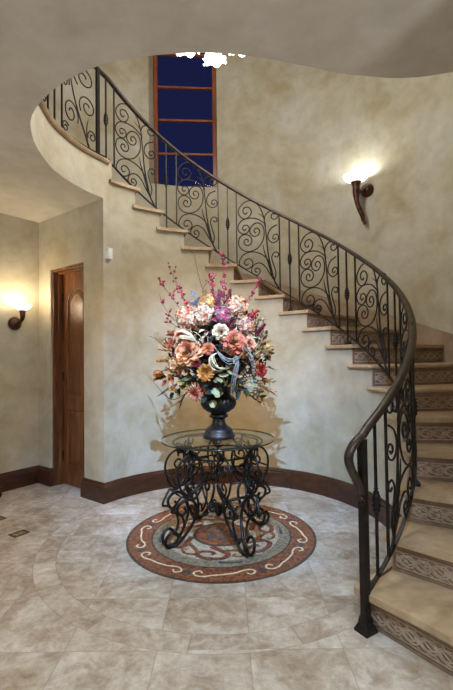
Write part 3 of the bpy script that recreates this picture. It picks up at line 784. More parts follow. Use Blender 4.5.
def dahlia(col, col2):
    mb = MB()
    for ring, (n, tilt, L) in enumerate([(6, 80, .03), (9, 66, .038), (12, 50, .046), (14, 32, .052), (14, 12, .054), (12, -14, .05)]):
        for k in range(n): petal(mb, RZ(2 * PI * (k + .5 * (ring % 2)) / n + random.uniform(-.08, .08)) @ TR(.006, 0, .012 - ring * .003), L * random.uniform(.9, 1.1), .018, rad(tilt), rad(-18), .35, 4, .1, random.choice((0, 0, 1)), .35)
    return mb, [col, col2]
def pompon(col, col2):
    mb = MB()
    for ring, (n, tilt, L, r) in enumerate([(5, 86, .036, .003), (8, 78, .040, .008), (11, 68, .044, .013), (13, 54, .047, .018), (14, 38, .048, .022), (14, 18, .048, .025), (13, -6, .046, .026), (12, -30, .04, .026)]):
        for k in range(n): petal(mb, RZ(2 * PI * k / n + ring * .5 + random.uniform(-.1, .1)) @ TR(r, 0, -.004 * ring), L * random.uniform(.85, 1.1), .026, rad(tilt), rad(random.uniform(-30, 25)), .28, 3, mi=random.choice((0, 0, 1)), start=.4)
    return mb, [col, col2]
def hydrangea(col, col2, col3):
    mb = MB()
    for k in range(110):
        zf = 1 - 1.55 * (k + .5) / 110.; a = k * 2.39996; el = math.asin(zf); R_ = .056 * random.uniform(.9, 1.12)
        M4 = RZ(a) @ RY(PI / 2 - el) @ TR(0, 0, R_) @ RZ(random.uniform(0, 6)) @ RX(random.uniform(-.5, .5)); c = random.choice((0, 0, 1, 1, 2))
        for q in range(4): petal(mb, M4 @ RZ(q * PI / 2), .0135, .0125, rad(random.uniform(5, 40)), rad(-30), .1, 2, mi=c, start=.3)
    mb.lathe([(.001, -.03), (.03, -.02), (.046, 0), (.04, .03), (.001, .05)], 10, mi=2, cap=False)
    return mb, [col, col2, col3]
def bud(col, col2):
    mb = MB()
    for k in range(7): petal(mb, RZ(k * .9) @ TR(.004, 0, 0), .045, .03, rad(72), rad(25), .4, 4, .1, k % 2, .4)
    return mb, [col, col2]
def amaranth(col, col2, L=.2):
    mb = MB()
    for k in range(120):
        t = k / 120.; a = k * 2.39996; rr = .030 * (1 - t * .7) * random.uniform(.5, 1.25)
        M4 = TR(0, 0, t * L) @ RZ(a) @ TR(rr * .4, 0, 0); petal(mb, M4, .014 + rr * .5, .013, rad(40), rad(10), .3, 2, mi=random.choice((0, 0, 1)), start=.4)
    mb.tube([(0, 0, -.01), (0, 0, L)], .005, 5, 1)
    return mb, [col, col2]
def stemline(a, b, sag=.0):
    m = (a + b) / 2 + Vector((0, 0, sag)); return [((1 - t) ** 2) * a + 2 * t * (1 - t) * m + t * t * b for t in [i / 8 for i in range(9)]]
def frame(pos, out, spin=0.):
    z = out.normalized(); x = Vector((0, 0, 1)).cross(z); x = x.normalized() if x.length > 1e-4 else Vector((1, 0, 0)); y = z.cross(x)
    return Matrix.Translation(pos) @ Matrix((x, y, z)).transposed().to_4x4() @ Matrix.Rotation(spin, 4, 'Z')
F_ = 425.71
CAMZ = 1.3439
def depth_pt(px, py, back=0.):
    """a point of the bouquet's dome seen at photo pixel px, py; back pushes it into the dome"""
    Y0 = UY
    for _ in range(3):
        x = (px - 226.5 + .0126 * (py - 345)) / F_ * Y0; z = CAMZ + .0274 * Y0 - (py - 345 - .0126 * (px - 226.5)) / F_ * Y0
        s_ = 1 - ((x - UX) / .44) ** 2 - ((z - 1.42) / .46) ** 2
        Y0 = UY - .36 * math.sqrt(max(0., s_)) + back
    return Vector((x, Y0, z))
def bloom(kind, name, label, cat, px, py, dia, proto, back=0., group=None, out=None):
    pos = depth_pt(px, py, back); o = out if out is not None else (pos - Vector((UX, UY + .12, 1.22)))
    mb, mats = proto; ext = max(Vector((v.x, v.y, 0)).length for v in mb.v)
    s_ = dia * 1.16 / 2 / ext
    M4 = frame(pos, o, random.uniform(0, 6)) @ Matrix.Scale(s_, 4)
    t = thing(name, label, cat, M4=M4, group=group)
    b = MB(); b.v, b.f, b.m = mb.v, mb.f, mb.m
    b.build('petals' if kind != 'spike' else 'spike', mats, t, local=True, smooth=True, recalc=False)
    mb2 = MB(); mb2.tube(stemline(pos, MOUTH + Vector((random.uniform(-.04, .04), random.uniform(-.04, .04), -.05)), .03), .0032, 5); mb2.build('stem', 'f_green', t, smooth=True)
    if kind in ('rose', 'dahlia'):
        mb3 = MB()
        for k in range(5): petal(mb3, RZ(k * 1.257) @ TR(.012, 0, -.008), .03, .016, rad(-15), rad(-20), .1, 3, .1, 0, .4)
        mb3.build('calyx', 'f_green', t, local=True, recalc=False)
    return t
f = lambda n: 'f_' + n
for px, py, d, c, c2, lab in [
  (188, 351, .185, 'peach', 'coral', 'large peach rose at the lower left of the bouquet, above the orange pompon'),
  (234, 342, .165, 'coral', 'peach', 'large coral rose right of the middle of the bouquet'),
  (208, 348, .085, 'coral', 'orange', 'small coral rose between the two large roses'),
  (249, 344, .095, 'blush', 'peach', 'blush rose just right of the large coral rose'),
  (221, 331, .110, 'cream', 'blush', 'cream rose with blush heart at the centre of the bouquet'),
  (182, 333, .10, 'blush', 'coral', 'blush rose above the large peach rose, under the left hydrangea'),
  (196, 362, .062, 'wine', 'red', 'little wine red rose beside the orange pompon'),
  (214, 316, .085, 'pink', 'wine', 'deep pink rose among the berries, top middle of the bouquet')]:
    bloom('rose', 'rose', lab, 'flower', px, py, d, rose(f(c), f(c2)))
for px, py, d, c, c2, lab in [
  (195, 392, .130, 'coral', 'blush', 'coral dahlia hanging low beside the urn, lowest bloom on the left'),
  (259, 371, .115, 'red', 'coral', 'red dahlia at the right edge of the bouquet'),
  (173, 341, .075, 'red', 'coral', 'small red dahlia at the far left of the bouquet')]:
    bloom('dahlia', 'dahlia', lab, 'flower', px, py, d, dahlia(f(c), f(c2)))
bloom('pompon', 'marigold', 'round orange pompon bloom above the coral dahlia', 'flower', 204.6, 372, .118, pompon(f('orange'), f('gold')), -.02)
for px, py, d, c, lab, bk in [
  (188, 316, .165, ('blush', 'cream', 'coral'), 'cream and coral hydrangea head at the upper left of the bouquet', 0),
  (205, 314, .15, ('cream', 'blush', 'coral'), 'pale cream hydrangea head right of the coral one', 0),
  (238, 306, .14, ('peach', 'blush', 'cream'), 'peach hydrangea head at the upper right of the bouquet', 0),
  (223, 315, .14, ('pink', 'mauve', 'blush'), 'pink and mauve hydrangea head at the top middle', .02),
  (246, 326, .12, ('blush', 'peach', 'mauve'), 'blush and mauve hydrangea head above the blush rose', .02),
  (209, 302, .12, ('tan', 'peach', 'gold'), 'tan hydrangea head at the top of the bouquet', .05),
  (176, 365, .12, ('rust', 'tan', 'cream'), 'rust and tan hydrangea head at the far left', .05),
  (250, 388, .13, ('sage', 'silver', 'tan'), 'grey green hydrangea head at the lower right beside the urn', .02)]:
    bloom('hydrangea', 'hydrangea', lab, 'flower', px, py, d, hydrangea(*[f(x) for x in c]), bk)
for px, py, d, c, c2, lab in [(254, 357, .05, 'cream', 'tan', 'cream bud at the right above the red dahlia'), (241, 357, .05, 'tan', 'orange', 'tan bud below the large coral rose'), (227, 352, .045, 'sage', 'cream', 'sage bud in the middle below the coral rose'), (164, 372, .05, 'rust', 'orange', 'rust bud poking out at the left edge')]:
    bloom('bud', 'flower_bud', lab, 'flower bud', px, py, d, bud(f(c), f(c2)))
for px, py, d, c, c2, lab, o in [
  (256, 336, .05, 'pink', 'wine', 'pink amaranth plume at the right shoulder of the bouquet', (.5, -.3, .6)),
  (219, 306, .05, 'pink', 'mauve', 'tall pink amaranth plume rising above the top middle', (.1, -.05, 1)),
  (229, 305, .05, 'wine', 'pink', 'wine red amaranth plume rising right of the pink one', (.15, 0, 1)),
  (205, 305, .05, 'tan', 'gold', 'tan amaranth plume above the cream hydrangea', (.1, -.1, 1)),
  (170, 358, .045, 'orange', 'rust', 'orange plume pointing left from the far left side', (-1, -.2, -.1)),
  (166, 374, .045, 'rust', 'orange', 'rust plume pointing left below the orange plume', (-1, -.25, -.3)),
  (180, 336, .04, 'coral', 'red', 'coral plume pointing up left over the small red dahlia', (-1, -.1, .5)),
  (262, 352, .03, 'gold', 'tan', 'golden plume pointing right from the right edge', (1, 0, .12)),
  (261, 381, .03, 'gold', 'rust', 'golden brown plume pointing right and down at the lower right', (1, -.1, -.3))]:
    bloom('spike', 'amaranth', lab, 'flower', px, py, d, amaranth(f(c), f(c2), .13), .03, out=Vector(o))

def berry_branch(label, pts, cols, n, twigs=0, br=.0095, group=None, bare=False):
    """pts: photo pixels of the branch from the bouquet to its tip, with depth offsets"""
    P = [Vector(p) for p in crom([depth_pt(px, py, bk) for px, py, bk in pts], 5)]
    t = thing('berry_branch' if not bare else 'bare_twig', label, 'berry branch' if not bare else 'twig', P[0], group)
    mb = MB(); mb.tube([MOUTH] + P, [.003] + [.0028 - .0018 * i / len(P) for i in range(len(P))], 5)
    tips = []
    for k in range(twigs):
        i = random.randint(len(P) // 3, len(P) - 2); d = (P[i + 1] - P[i]).normalized(); s_ = Vector((random.uniform(-1, 1), random.uniform(-.6, .6), random.uniform(0, 1))).normalized()
        e = P[i] + (d * .6 + s_ * .8) * random.uniform(.03, .07); mb.tube([P[i], (P[i] + e) / 2 + d * .006, e], .0012, 4); tips += [e, (P[i] + e) / 2]
    mb.build('branch', 'f_twig', t, smooth=True)
    spots = tips + [P[random.randint(1, len(P) - 1)] + Vector((random.uniform(-.014, .014), random.uniform(-.012, .012), random.uniform(-.012, .012))) for _ in range(max(0, n - len(tips)))] if n else []
    for s_ in spots[:100]:
        mb = MB(); r = br * random.uniform(.65, 1.25); mb.lathe([(.0005, -r), (r * .75, -r * .6), (r, 0), (r * .75, r * .65), (.0005, r)], 7, s_, cap=False)
        mb.build('berry', random.choice(cols), t, smooth=True)
    return t
pk = [f('pink'), f('wine'), f('wine'), f('red')]
for lab, pts, cols, n, tw in [
  ('long berry branch reaching up left with its tip highest on the left', [(190, 318, .05), (183, 293, .05), (176, 277, .06), (170, 264, .06)], pk, 18, 6),
  ('berry branch leaning left below the longest left branch', [(186, 316, .05), (176, 300, .05), (168, 289, .06), (161, 281, .06)], pk, 18, 7),
  ('sparse berry branch arching far left above the roses', [(186, 326, .06), (174, 318, .06), (164, 303, .08), (160, 291, .08)], pk, 8, 4),
  ('thin berry branch lying almost level at the far left', [(184, 330, .06), (172, 322, .06), (163, 320, .06)], pk, 4, 2),
  ('short thick cluster of dark red berries above the left hydrangea', [(192, 316, .03), (186, 300, .03), (183, 291, .03)], pk, 26, 4),
  ('upright berry branch at the top middle, left of the tallest', [(218, 322, .02), (216, 300, .03), (214, 288, .03), (212, 275, .03)], pk, 60, 6),
  ('tallest berry branch reaching the stair in the top middle', [(226, 322, .03), (226, 296, .03), (226, 275, .04), (225, 254, .05)], pk, 60, 7),
  ('berry branch leaning right across the stair treads', [(228, 336, -.02), (240, 312, 0), (252, 296, .02), (264, 279, .02)], pk, 44, 4),
  ('short berry branch at the right shoulder of the bouquet', [(240, 336, .02), (250, 322, .02), (258, 312, .02)], pk, 34, 4)]:
    berry_branch(lab, pts, cols, n, tw)
for lab, pts in [('bare twig rising above the left half, left of the pink plumes', [(212, 310, .05), (203, 285, .06), (199, 268, .06), (196, 252, .07)]),
                 ('bare forked twig in front of the stair tread', [(208, 300, .05), (204, 290, .05), (211, 276, .05)]),
                 ('bare twig sticking out low at the left of the bouquet', [(186, 392, .06), (170, 398, .06), (156, 384, .06), (147, 373, .06)]),
                 ('bare twig at the far left above the rust bud', [(176, 354, .05), (164, 344, .06), (151, 334, .06)])]:
    berry_branch(lab, pts, [], 0, 3, bare=True)
def sprig(name, label, cat, pts, col, n, L, Wd, tilt=35, point=0, drop=0., group=None):
    P = [Vector(p) for p in crom([depth_pt(px, py, bk) for px, py, bk in pts], 5)]
    t = thing(name, label, cat, P[0], group)
    mb = MB(); mb.tube([MOUTH] + P, [.003] + [.003 - .002 * i / len(P) for i in range(len(P))], 5); mb.build('stem', 'f_twig', t, smooth=True)
    for k in range(n):
        i = min(len(P) - 2, int((k + .5) / n * (len(P) - 1))); d = (P[i + 1] - P[i]).normalized()
        fr = frame(P[i], d, k * 2.2 + random.uniform(-.3, .3)); mb = MB()
        petal(mb, fr @ RY(0) , L * random.uniform(.75, 1.15), Wd, rad(tilt + random.uniform(-15, 15)), rad(-30 - drop), .12, 5, point, 0, .25)
        mb.build('leaf', random.choice(col) if isinstance(col, list) else col, t, smooth=True, recalc=False)
    return t
LS = [
 ('cream green broad leaves hanging over the urn front', [(222, 366, .05), (220, 378, .0), (214, 390, -.02), (212, 402, -.02)], f('sage'), 9, .075, .05),
 ('pale green leaf pair right of the marigold, below the centre', [(228, 362, .03), (228, 370, 0), (226, 378, 0)], f('sage'), 5, .075, .055),
 ('dark leafy sprig over the rim of the urn, right side', [(228, 372, .05), (234, 382, .0), (240, 394, 0)], f('dark'), 10, .075, .035),
 ('dark leafy sprig over the rim of the urn, left side', [(212, 372, .05), (206, 386, .0), (204, 398, 0)], f('dark'), 10, .075, .035),
 ('dark green sprig in the heart of the bouquet', [(220, 362, .05), (218, 352, 0), (222, 344, -.02)], f('dark'), 9, .07, .03),
 ('blue grey leaf sprig standing above the left hydrangea', [(201, 318, .05), (198, 304, .04), (195, 293, .04)], f('blue'), 7, .06, .024),
 ('olive leaf sprig at the lower left near the coral dahlia', [(190, 376, .05), (180, 386, .03), (170, 392, .03)], [f('green'), f('gold')], 9, .07, .03),
 ('rust leaf sprig at the left under the peach rose', [(184, 364, .04), (174, 372, .02), (163, 380, .03)], [f('rust'), f('tan')], 9, .07, .026),
 ('olive leaf sprig at the lower right edge', [(244, 378, .03), (254, 392, .02), (262, 400, .03)], [f('green'), f('tan')], 9, .06, .026),
 ('tan fern sprig curving to the right above the red dahlia', [(248, 330, .03), (258, 321, .03), (268, 320, .04)], f('tan'), 10, .035, .014),
 ('golden leaf sprig pointing right below the tan fern', [(252, 350, .03), (264, 349, .03), (274, 347, .04)], [f('gold'), f('tan')], 8, .06, .018),
 ('golden brown leaf sprig pointing right at the red dahlia', [(256, 376, .03), (266, 380, .03), (272, 384, .03)], [f('gold'), f('brown')], 7, .055, .018),
 ('cream leaf sprig between peach rose and hydrangeas', [(196, 338, .02), (190, 330, .0), (180, 328, 0)], f('cream'), 8, .065, .024),
 ('second cream leaf sprig falling behind the pompon', [(200, 340, 0), (204, 334, -.01), (212, 338, -.01)], f('cream'), 7, .065, .022),
 ('brown leaf sprig at the right behind the tan bud', [(240, 348, .03), (250, 364, .0), (256, 360, .0)], [f('brown'), f('rust')], 8, .06, .026),
 ('wine leaf sprig at the left behind the peach rose', [(186, 344, .03), (176, 346, .02), (166, 346, .03)], [f('wine'), f('rust')], 8, .06, .022),
]
for lab, pts, col, n, L, Wd in LS: sprig('leaf_sprig', lab, 'leaf sprig', pts, col, n, L, Wd)
BL = [('tan blade spray', 'left', [(176, 350, .04), (164, 349, .04), (152, 346, .05)], 'tan'), ('rust blade spray', 'left', [(178, 366, .04), (166, 368, .04), (154, 372, .05)], 'rust'),
 ('olive blade spray', 'left', [(180, 380, .04), (170, 386, .04), (158, 394, .05)], 'green'), ('brown blade spray', 'left', [(188, 388, .04), (182, 396, .04), (172, 408, .05)], 'brown'),
 ('gold blade spray', 'right', [(252, 352, .04), (264, 354, .04), (278, 352, .05)], 'gold'), ('olive blade spray', 'right', [(254, 366, .04), (264, 368, .04), (277, 368, .05)], 'green'),
 ('tan blade spray', 'right', [(250, 382, .04), (262, 388, .04), (274, 394, .05)], 'tan'), ('brown blade spray', 'right', [(244, 390, .04), (252, 398, .04), (262, 408, .05)], 'brown'),
 ('cream blade spray', 'right', [(250, 338, .04), (262, 336, .04), (272, 332, .05)], 'cream')]
for nm, side, pts, c in BL:
    P = [Vector(p) for p in crom([depth_pt(*q) for q in pts], 4)]
    t = thing('blade_spray', 'thin %s sticking out %s of the bouquet, %s' % (nm, side, 'near the urn' if pts[2][1] > 390 else 'near its top' if pts[2][1] < 350 else 'at middle height'), 'leaf spray', P[0])
    mb = MB(); mb.tube([MOUTH] + P[:-2], .0026, 5); mb.build('stem', 'f_twig', t)
    for k in range(9):
        i = random.randint(0, len(P) - 4); d = (P[-1] - P[i]).normalized(); d = (d + Vector((random.uniform(-.4, .4), random.uniform(-.5, .5), random.uniform(-.45, .45)))).normalized()
        z = Vector((0, 0, 1)); y = z.cross(d).normalized(); fr = Matrix.Translation(P[i]) @ Matrix((d, y, d.cross(y))).transposed().to_4x4() @ RX(random.uniform(-1.4, 1.4))
        mb = MB(); petal(mb, fr, random.uniform(.07, .12), .014, rad(8), rad(random.uniform(-35, 10)), .1, 5, .1, 0, .3); mb.build('leaf', f(c), t, smooth=True, recalc=False)
for lab, pts in [('silvery curled frond arching right over the red dahlia', [(226, 352, .0), (240, 346, -.04), (251, 360, -.05), (253, 378, -.04)]),
                 ('silvery curled frond falling beside the urn at right', [(234, 354, .0), (238, 362, -.04), (234, 380, -.05), (231, 396, -.03)]),
                 ('silvery curled frond in the centre above the pale leaves', [(218, 352, .0), (212, 356, -.04), (216, 366, -.05), (224, 368, -.05)]),
                 ('silvery curled frond looping over the marigold', [(214, 346, .0), (222, 356, -.05), (232, 360, -.05), (242, 356, -.04)]),
                 ('pale curled frond above the large peach rose', [(198, 344, .0), (192, 336, -.04), (180, 334, -.05), (174, 346, -.04)])]:
    P = [Vector(p) for p in crom([depth_pt(*q) for q in pts], 6)]
    t = thing('curled_frond', lab, 'frond', P[0]); mb = MB(); n = len(P)
    for q in range(6):
        o_ = [Vector((random.uniform(-.022, .022), random.uniform(-.012, .012), random.uniform(-.022, .022))) for _ in range(2)]
        Q = [p + o_[0] * (i / n) + o_[1] * (1 - abs(2 * i / n - 1)) for i, p in enumerate(P)]
        mb = MB(); mb.tube(Q, [(.0036 if 'pale' not in lab else .005) * sin(PI * min(.96, .08 + .9 * i / n)) + .0008 for i in range(n)], 6, flat=.3); mb.build('blade', f('cream') if 'pale' in lab else f('silver'), t, smooth=True)
    mb = MB(); mb.tube([MOUTH, (MOUTH + P[0]) / 2 + Vector((0, -.02, .03)), P[0]], .0025, 5); mb.build('stem', 'f_twig', t)
# dense small foliage between the blooms
mb = MB(); cols = ['f_dark', 'f_dark', 'f_green', 'f_rust', 'f_tan', 'f_brown', 'f_dark', 'f_cream', 'f_wine', 'f_brown']
for k in range(1100):
    a = random.uniform(0, 2 * PI); zf = random.uniform(-.85, .8); R_ = random.uniform(.72, .98); w = math.sqrt(1 - zf * zf)
    p = Vector((UX + .40 * R_ * w * cos(a), UY + .35 * R_ * w * sin(a), 1.39 + .37 * R_ * zf))
    if p.z < 1.14 and (p - Vector((UX, UY, p.z))).length < .10: continue
    fr = frame(p, p - Vector((UX, UY, 1.2)), random.uniform(0, 6))
    front = zf > .1
    petal(mb, fr, random.uniform(.04, .075), random.uniform(.014, .03), rad(random.uniform(10, 75)), rad(-40), .15, 3, random.choice((0, .1)), random.randint(0, 9), .25)
mb.lathe([(.001, 1.10), (.07, 1.13), (.17, 1.2), (.25, 1.32), (.24, 1.45), (.17, 1.56), (.06, 1.63), (.001, 1.64)], 16, (UX, UY, 0), mi=0, cap=False)
o = mb.build('foliage', cols, smooth=True, recalc=False); tag(o, 'dense small dark and dried leaves filling the bouquet in the urn', 'foliage', kind='stuff')

# ------------------------------------------------------------------ wall lamps
def bowl(mb, c, R_, h):
    mb.lathe([(.012, 0), (R_ * .45, h * .10), (R_ * .78, h * .38), (R_ * .95, h * .72), (R_, h), (R_ * .965, h), (R_ * .90, h * .72), (R_ * .72, h * .42), (R_ * .4, h * .16), (.001, h * .08)], 40, c, cap=False)
# torch shaped lamp by the stair
wp = pol(45.1, RO, 3.305); nin = (Vector((CX, CY, 0)) - Vector((wp.x, wp.y, 0))).normalized(); tg = Vector((-nin.y, nin.x, 0))
sc = thing('wall_sconce', 'torch shaped bronze wall lamp with white glass bowl above the stair', 'wall lamp', wp)
mb = MB(); Mx = Matrix.Translation(wp) @ Matrix((tg, Vector((0, 0, 1)), nin)).transposed().to_4x4()
mb.lathe([(.075, 0), (.082, .012), (.078, .03), (.06, .045), (.05, .06), (.028, .07), (.001, .074)], 28, (0, 0, 0), Mx, cap=False); mb.build('backplate', 'sconce_metal', sc, smooth=True)
tc = wp + nin * .16 + Vector((-.045, .045, -.07))
mb = MB(); mb.tube(crom([wp + nin * .05, wp + nin * .10 + Vector((0, 0, -.01)), tc + Vector((0, 0, 0))], 4), .018, 8); mb.build('arm', 'sconce_metal', sc, smooth=True)
sd = -tg if tg.x > 0 else tg
sdv = tg if tg.x > 0 else -tg      # towards the right in the room
mb = MB(); path = [tc + Vector((0, 0, .145)), tc + Vector((0, 0, .08)), tc + Vector((0, 0, 0)), tc + sdv * .005 + Vector((0, 0, -.08)), tc + sdv * .022 + nin * -.02 + Vector((0, 0, -.16)), tc + sdv * .045 - nin * .05 + Vector((0, 0, -.25)), tc + sdv * .045 - nin * .07 + Vector((0, 0, -.31)), tc + sdv * .066 - nin * .08 + Vector((0, 0, -.345))]
pp = crom(path, 4); nP = len(pp)
rs = []
for i in range(nP):
    t = i / (nP - 1)
    rs.append(.062 if t < .02 else .056 - .016 * min(1, t / .12) if t < .12 else (.040 + .006 * sin((t - .12) * 14)) * (1 - .66 * (t - .12)) + (.007 if t > .93 else 0))
mb.tube(pp, rs, 12); mb.build('torch', 'sconce_metal', sc, smooth=True)
mb = MB(); bowl(mb, tc + Vector((0, 0, .14)), .150, .085); mb.build('glass_bowl', 'bowl_glass', sc, smooth=True)
SCL = tc + Vector((0, 0, .20))
# alcove lamp
lw = A + LT * .275 + Vector((0, 0, 1.72)); sl = thing('wall_sconce', 'bronze wall lamp with curved arm and white bowl on the alcove wall beside the door', 'wall lamp', lw)
tg2 = LT
mb = MB(); Mx = Matrix.Translation(lw) @ Matrix((tg2, Vector((0, 0, 1)), LN)).transposed().to_4x4()
mb.lathe([(.062, 0), (.07, .01), (.066, .03), (.055, .045), (.03, .055), (.001, .06)], 28, (0, 0, 0), Mx, cap=False); mb.build('backplate', 'sconce_metal', sl, smooth=True)
t2 = lw + LN * .165
mb = MB(); pa = crom([lw + LN * .04, lw + LN * .085 + Vector((0, 0, -.005)), t2 + Vector((0, 0, .045)), t2 + Vector((0, 0, .125))], 5)
mb.tube(pa, [.014 + .018 * (i / (len(pa) - 1)) ** 2 for i in range(len(pa))], 10); mb.build('arm', 'sconce_metal', sl, smooth=True)
mb = MB(); bowl(mb, t2 + Vector((0, 0, .122)), .094, .062); mb.build('glass_bowl', 'bowl_glass', sl, smooth=True)
SLL = t2 + Vector((0, 0, .175))

# thermostat box
ta = 144.2; p0 = pol(ta, RW, 2.335); nin2 = -Vector((cos(rad(ta)), sin(rad(ta)), 0)); tg3 = Vector((-nin2.y, nin2.x, 0))
tm = thing('thermostat', 'small white plastic sensor box high on the curved wall near the alcove corner', 'thermostat', p0)
Mx = Matrix.Translation(p0) @ Matrix((tg3, Vector((0, 0, 1)), nin2)).transposed().to_4x4()
mb = MB(); mb.box((-.026, -.05, -.003), (.026, .052, .04), M4=Mx); mb.build('housing', 'white_plastic', tm, bev=.004)
mb = MB(); mb.box((-.022, -.03, .04), (.022, .046, .044), M4=Mx); mb.build('cover', 'white_plastic', tm, bev=.002)

# chandelier over the hall
ch = thing('chandelier', 'chandelier with ruffled white glass shades hanging high above the hall', 'chandelier', (CX, CY, 4.1))
cp = Vector((CX - .02, CY, 0))
mb = MB(); mb.tube([cp + Vector((0, 0, 4.2)), cp + Vector((0, 0, ZT))], .008, 6); mb.lathe([(.001, -.05), (.05, -.03), (.06, 0)], 20, cp + Vector((0, 0, ZT - .002)), cap=False); mb.build('chain', 'sconce_metal', ch)
mb = MB(); mb.lathe([(.001, 3.86), (.025, 3.893), (.03, 3.92), (.018, 3.97), (.05, 4.03), (.055, 4.08), (.02, 4.15), (.012, 4.2)], 20, cp, cap=False); mb.build('body', 'sconce_metal', ch, smooth=True)
for k in range(6):
    a = 2 * PI * k / 6 + PI / 6; d = Vector((cos(a), sin(a), 0))
    mb = MB(); mb.tube(crom([cp + Vector((0, 0, 4.05)), cp + d * .12 + Vector((0, 0, 4.10)), cp + d * .23 + Vector((0, 0, 4.08)), cp + d * .25 + Vector((0, 0, 3.985))], 5), .008, 6); am_ = mb.build('arm', 'sconce_metal', ch, smooth=True)
    c0 = cp + d * .25
    mb = MB(); n = 48; prof = [(.016, 3.963), (.03, 3.948), (.04, 3.923), (.046, 3.893), (.058, 3.866), (.078, 3.853), (.092, 3.846)]
    vs = []
    for i, (r, z) in enumerate(prof):
        for q in range(n):
            t = 2 * PI * q / n; amp = max(0, i - 3) / 3.; vs.append(c0 + Vector((r * (1 + .10 * amp * cos(6 * t)) * cos(t), r * (1 + .10 * amp * cos(6 * t)) * sin(t), z + .014 * amp * cos(6 * t + 1.2))))
    mb.add(vs, [(i * n + q, i * n + (q + 1) % n, (i + 1) * n + (q + 1) % n, (i + 1) * n + q) for i in range(len(prof) - 1) for q in range(n)])
    for q in range(3):
        t = 2 * PI * q / 6 * 2 + .4; e = c0 + Vector((.085 * cos(t), .085 * sin(t), 3.850)); mb.tube([e, e + Vector((.02 * cos(t), .02 * sin(t), -.012)), e + Vector((.032 * cos(t), .032 * sin(t), .004))], [.01, .008, .004], 6)
    mb.build('glass_shade', 'shade_glass', am_, smooth=True, recalc=False)

# console table whose scroll foot shows at the left edge
ct = thing('console_table', 'black iron console table against the alcove wall, only its scroll foot in view', 'table', A + LT * .9)
def cl(s_, n, z): return A + LT * s_ + LN * n + Vector((0, 0, z))
mb = MB(); a_, b_, c_, d_ = cl(.66, .02, 0), cl(1.5, .02, 0), cl(1.5, .26, 0), cl(.66, .26, 0)
mb.prism([(q.x, q.y) for q in (a_, b_, c_, d_)], .80, .83); mb.build('table_top', 'skirt', ct, bev=.005)
for s0, n0, dr_ in ((.70, .05, -1), (.70, .19, -1), (1.45, .05, 1), (1.45, .19, 1)):
    mb = MB(); P2 = [(0, .80), (.02, .6), (-.02, .35), (.04, .12), (.12, .03), (.175, .012), (.197, .035), (.18, .055), (.16, .042)]
    mb.tube(crom([cl(s0 + dr_ * x * 1., n0, z) for x, z in P2], 4), .011, 6); mb.build('leg', 'table_iron', ct, smooth=True)

# recessed spotlight on the flowers, plus added fill downlights out of view
def can(x, y, power, aim=None, size=75, blend=.7, col=(1, .94, .85), r=.09, label=None):
    t = thing('downlight', label or 'recessed round ceiling downlight', 'downlight', (x, y, ZC), None)
    mb = MB(); mb.lathe([(.052, -.003), (.075, -.006), (.08, -.001), (.08, .0)], 32, (x, y, ZC), cap=False); mb.build('ring', 'white_trim', t, smooth=True)
    mb = MB(); mb.lathe([(.001, -.0015), (.052, -.0015)], 32, (x, y, ZC), cap=False); mb.build('lens', 'can_glow', t)
    l = bpy.data.lights.new('downlight_lamp', 'SPOT'); l.energy = power; l.color = col; l.spot_size = rad(size); l.spot_blend = blend; l.shadow_soft_size = r
    o = bpy.data.objects.new('downlight_lamp', l); C.objects.link(o); o.location = (x, y, ZC - .03)
    d = (Vector(aim) if aim else Vector((x, y, 0))) - Vector((x, y, ZC - .03)); o.rotation_mode = 'QUATERNION'; o.rotation_quaternion = d.to_track_quat('-Z', 'Y')
    o.parent = t; o.matrix_parent_inverse = W[t].inverted()
    return o
SPOT = 860
can(-.07, .80, SPOT, (-.06, 3.6, .9), 55, .95, (.34, .6, 1.), .012, 'recessed ceiling spotlight aimed at the flowers')
NE = (.86, .95, 1)
can(-1.36, 2.12, 155, (.1, 4.6, .62), 66, .9, (1, .55, .11), label='added warm recessed fill light left of the opening'); can(1.3, 1.5, 150, (-.15, 4.6, .62), 56, .9, (1, .55, .11), label='added warm recessed fill light right of the opening')  # unseen pair, added to turn the bouquet's shadow on the wall golden
can(-1.3, .6, 48, None, 100, .9, NE, label='added recessed fill light left of the camera'); can(1.2, .4, 75, None, 100, .9, NE, label='added recessed fill light right of the camera')  # unseen pair, added as general fill for the foyer
can(-2.1, 2.6, 34, None, 105, .9, (1, .6, .28), label='added warm recessed fill light before the alcove'); can(.2, .25, 225, (.3, .9, 0), 100, .9, (.6, .8, 1), label='added cool recessed fill light just ahead of the camera')  # both added out of view: one warms the alcove, one cools the front floor
def point(name, loc, e, col, r):
    l = bpy.data.lights.new(name, 'POINT'); l.energy = e; l.color = col; l.shadow_soft_size = r
    o = bpy.data.objects.new(name, l); C.objects.link(o); o.location = loc; return o
point('chandelier_lamp', (CX, CY, 3.62), 52, (1, .97, .9), .2)
point('chandelier_lamp', (CX, CY, 4.6), 74, (1, .97, .91), .3)
point('sconce_lamp', SCL, 6.5, (.82, .92, 1), .05)
point('alcove_lamp', SLL, 12, (1, .82, .54), .09)
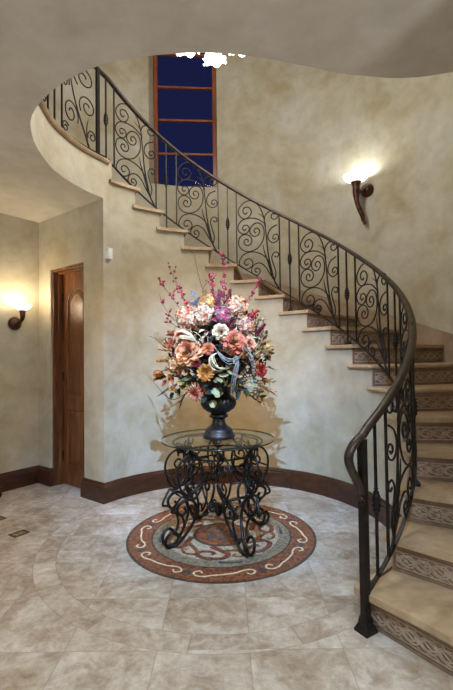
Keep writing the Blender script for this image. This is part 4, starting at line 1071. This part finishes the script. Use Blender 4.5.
# unseen wall lamps beside the camera, added to brighten ceiling and walls
for (wx, wy, nx, ny, where) in ((LEND.x, .1, 1, 0, 'left'), (2.2, -.4, -1, 0, 'right')):
    lw2 = V2(wx, wy) + Vector((0, 0, 1.72)); n2 = V2(nx, ny); t2_ = Vector((ny, -nx, 0))
    sb = thing('wall_sconce', 'added bronze fill lamp on the foyer wall %s of the camera' % where, 'wall lamp', lw2)
    mb = MB(); Mx = Matrix.Translation(lw2) @ Matrix((t2_, Vector((0, 0, 1)), n2)).transposed().to_4x4()
    mb.lathe([(.062, 0), (.07, .01), (.066, .03), (.055, .045), (.03, .055), (.001, .06)], 28, (0, 0, 0), Mx, cap=False); mb.build('backplate', 'sconce_metal', sb, smooth=True)
    tt = lw2 + n2 * .165; mb = MB(); mb.tube(crom([lw2 + n2 * .04, lw2 + n2 * .1, tt + Vector((0, 0, .045)), tt + Vector((0, 0, .125))], 5), .02, 10); mb.build('arm', 'sconce_metal', sb, smooth=True)
    mb = MB(); bowl(mb, tt + Vector((0, 0, .122)), .094, .062); mb.build('glass_bowl', 'bowl_glass', sb, smooth=True)
    point('foyer_fill_lamp', tt + Vector((0, 0, .2)), 116, (.96, .98, 1), .12)

# ------------------------------------------------------------------ world, camera, view
w = bpy.data.worlds.new('dusk'); bpy.context.scene.world = w; w.use_nodes = True
nt = w.node_tree; bg = nt.nodes['Background']
tcw = N(nt, 'ShaderNodeTexCoord'); sp = N(nt, 'ShaderNodeSeparateXYZ'); nt.links.new(tcw.outputs['Generated'], sp.inputs[0])
rw = ramp(nt, sp.outputs[2], [(0., (25, 30, 58)), (.6, (18, 22, 50))]); nt.links.new(rw.outputs[0], bg.inputs[0]); bg.inputs[1].default_value = 1.3

cam = bpy.data.cameras.new('camera'); co = bpy.data.objects.new('camera', cam); C.objects.link(co)
cam.sensor_fit = 'VERTICAL'; cam.sensor_height = 24; cam.lens = F_ / 690 * 24; cam.clip_start = .02
p_, r_ = -.0274, -.0126
Fw = Vector((0, cos(p_), -sin(p_))); Up = Vector((0, sin(p_), cos(p_))); Rt = Vector((1, 0, 0))
ix = cos(r_) * Rt + sin(r_) * Up; iu = -sin(r_) * Rt + cos(r_) * Up
co.matrix_world = Matrix.Translation((0, 0, CAMZ)) @ Matrix((ix, iu, -Fw)).transposed().to_4x4()
S = bpy.context.scene; S.camera = co
S.view_settings.view_transform = 'Standard'; S.view_settings.look = 'None'; S.view_settings.gamma = 1; S.view_settings.exposure = .2; S.view_settings.use_curve_mapping = False
S.cycles.max_bounces = 10; S.cycles.diffuse_bounces = 6; S.cycles.transparent_max_bounces = 16
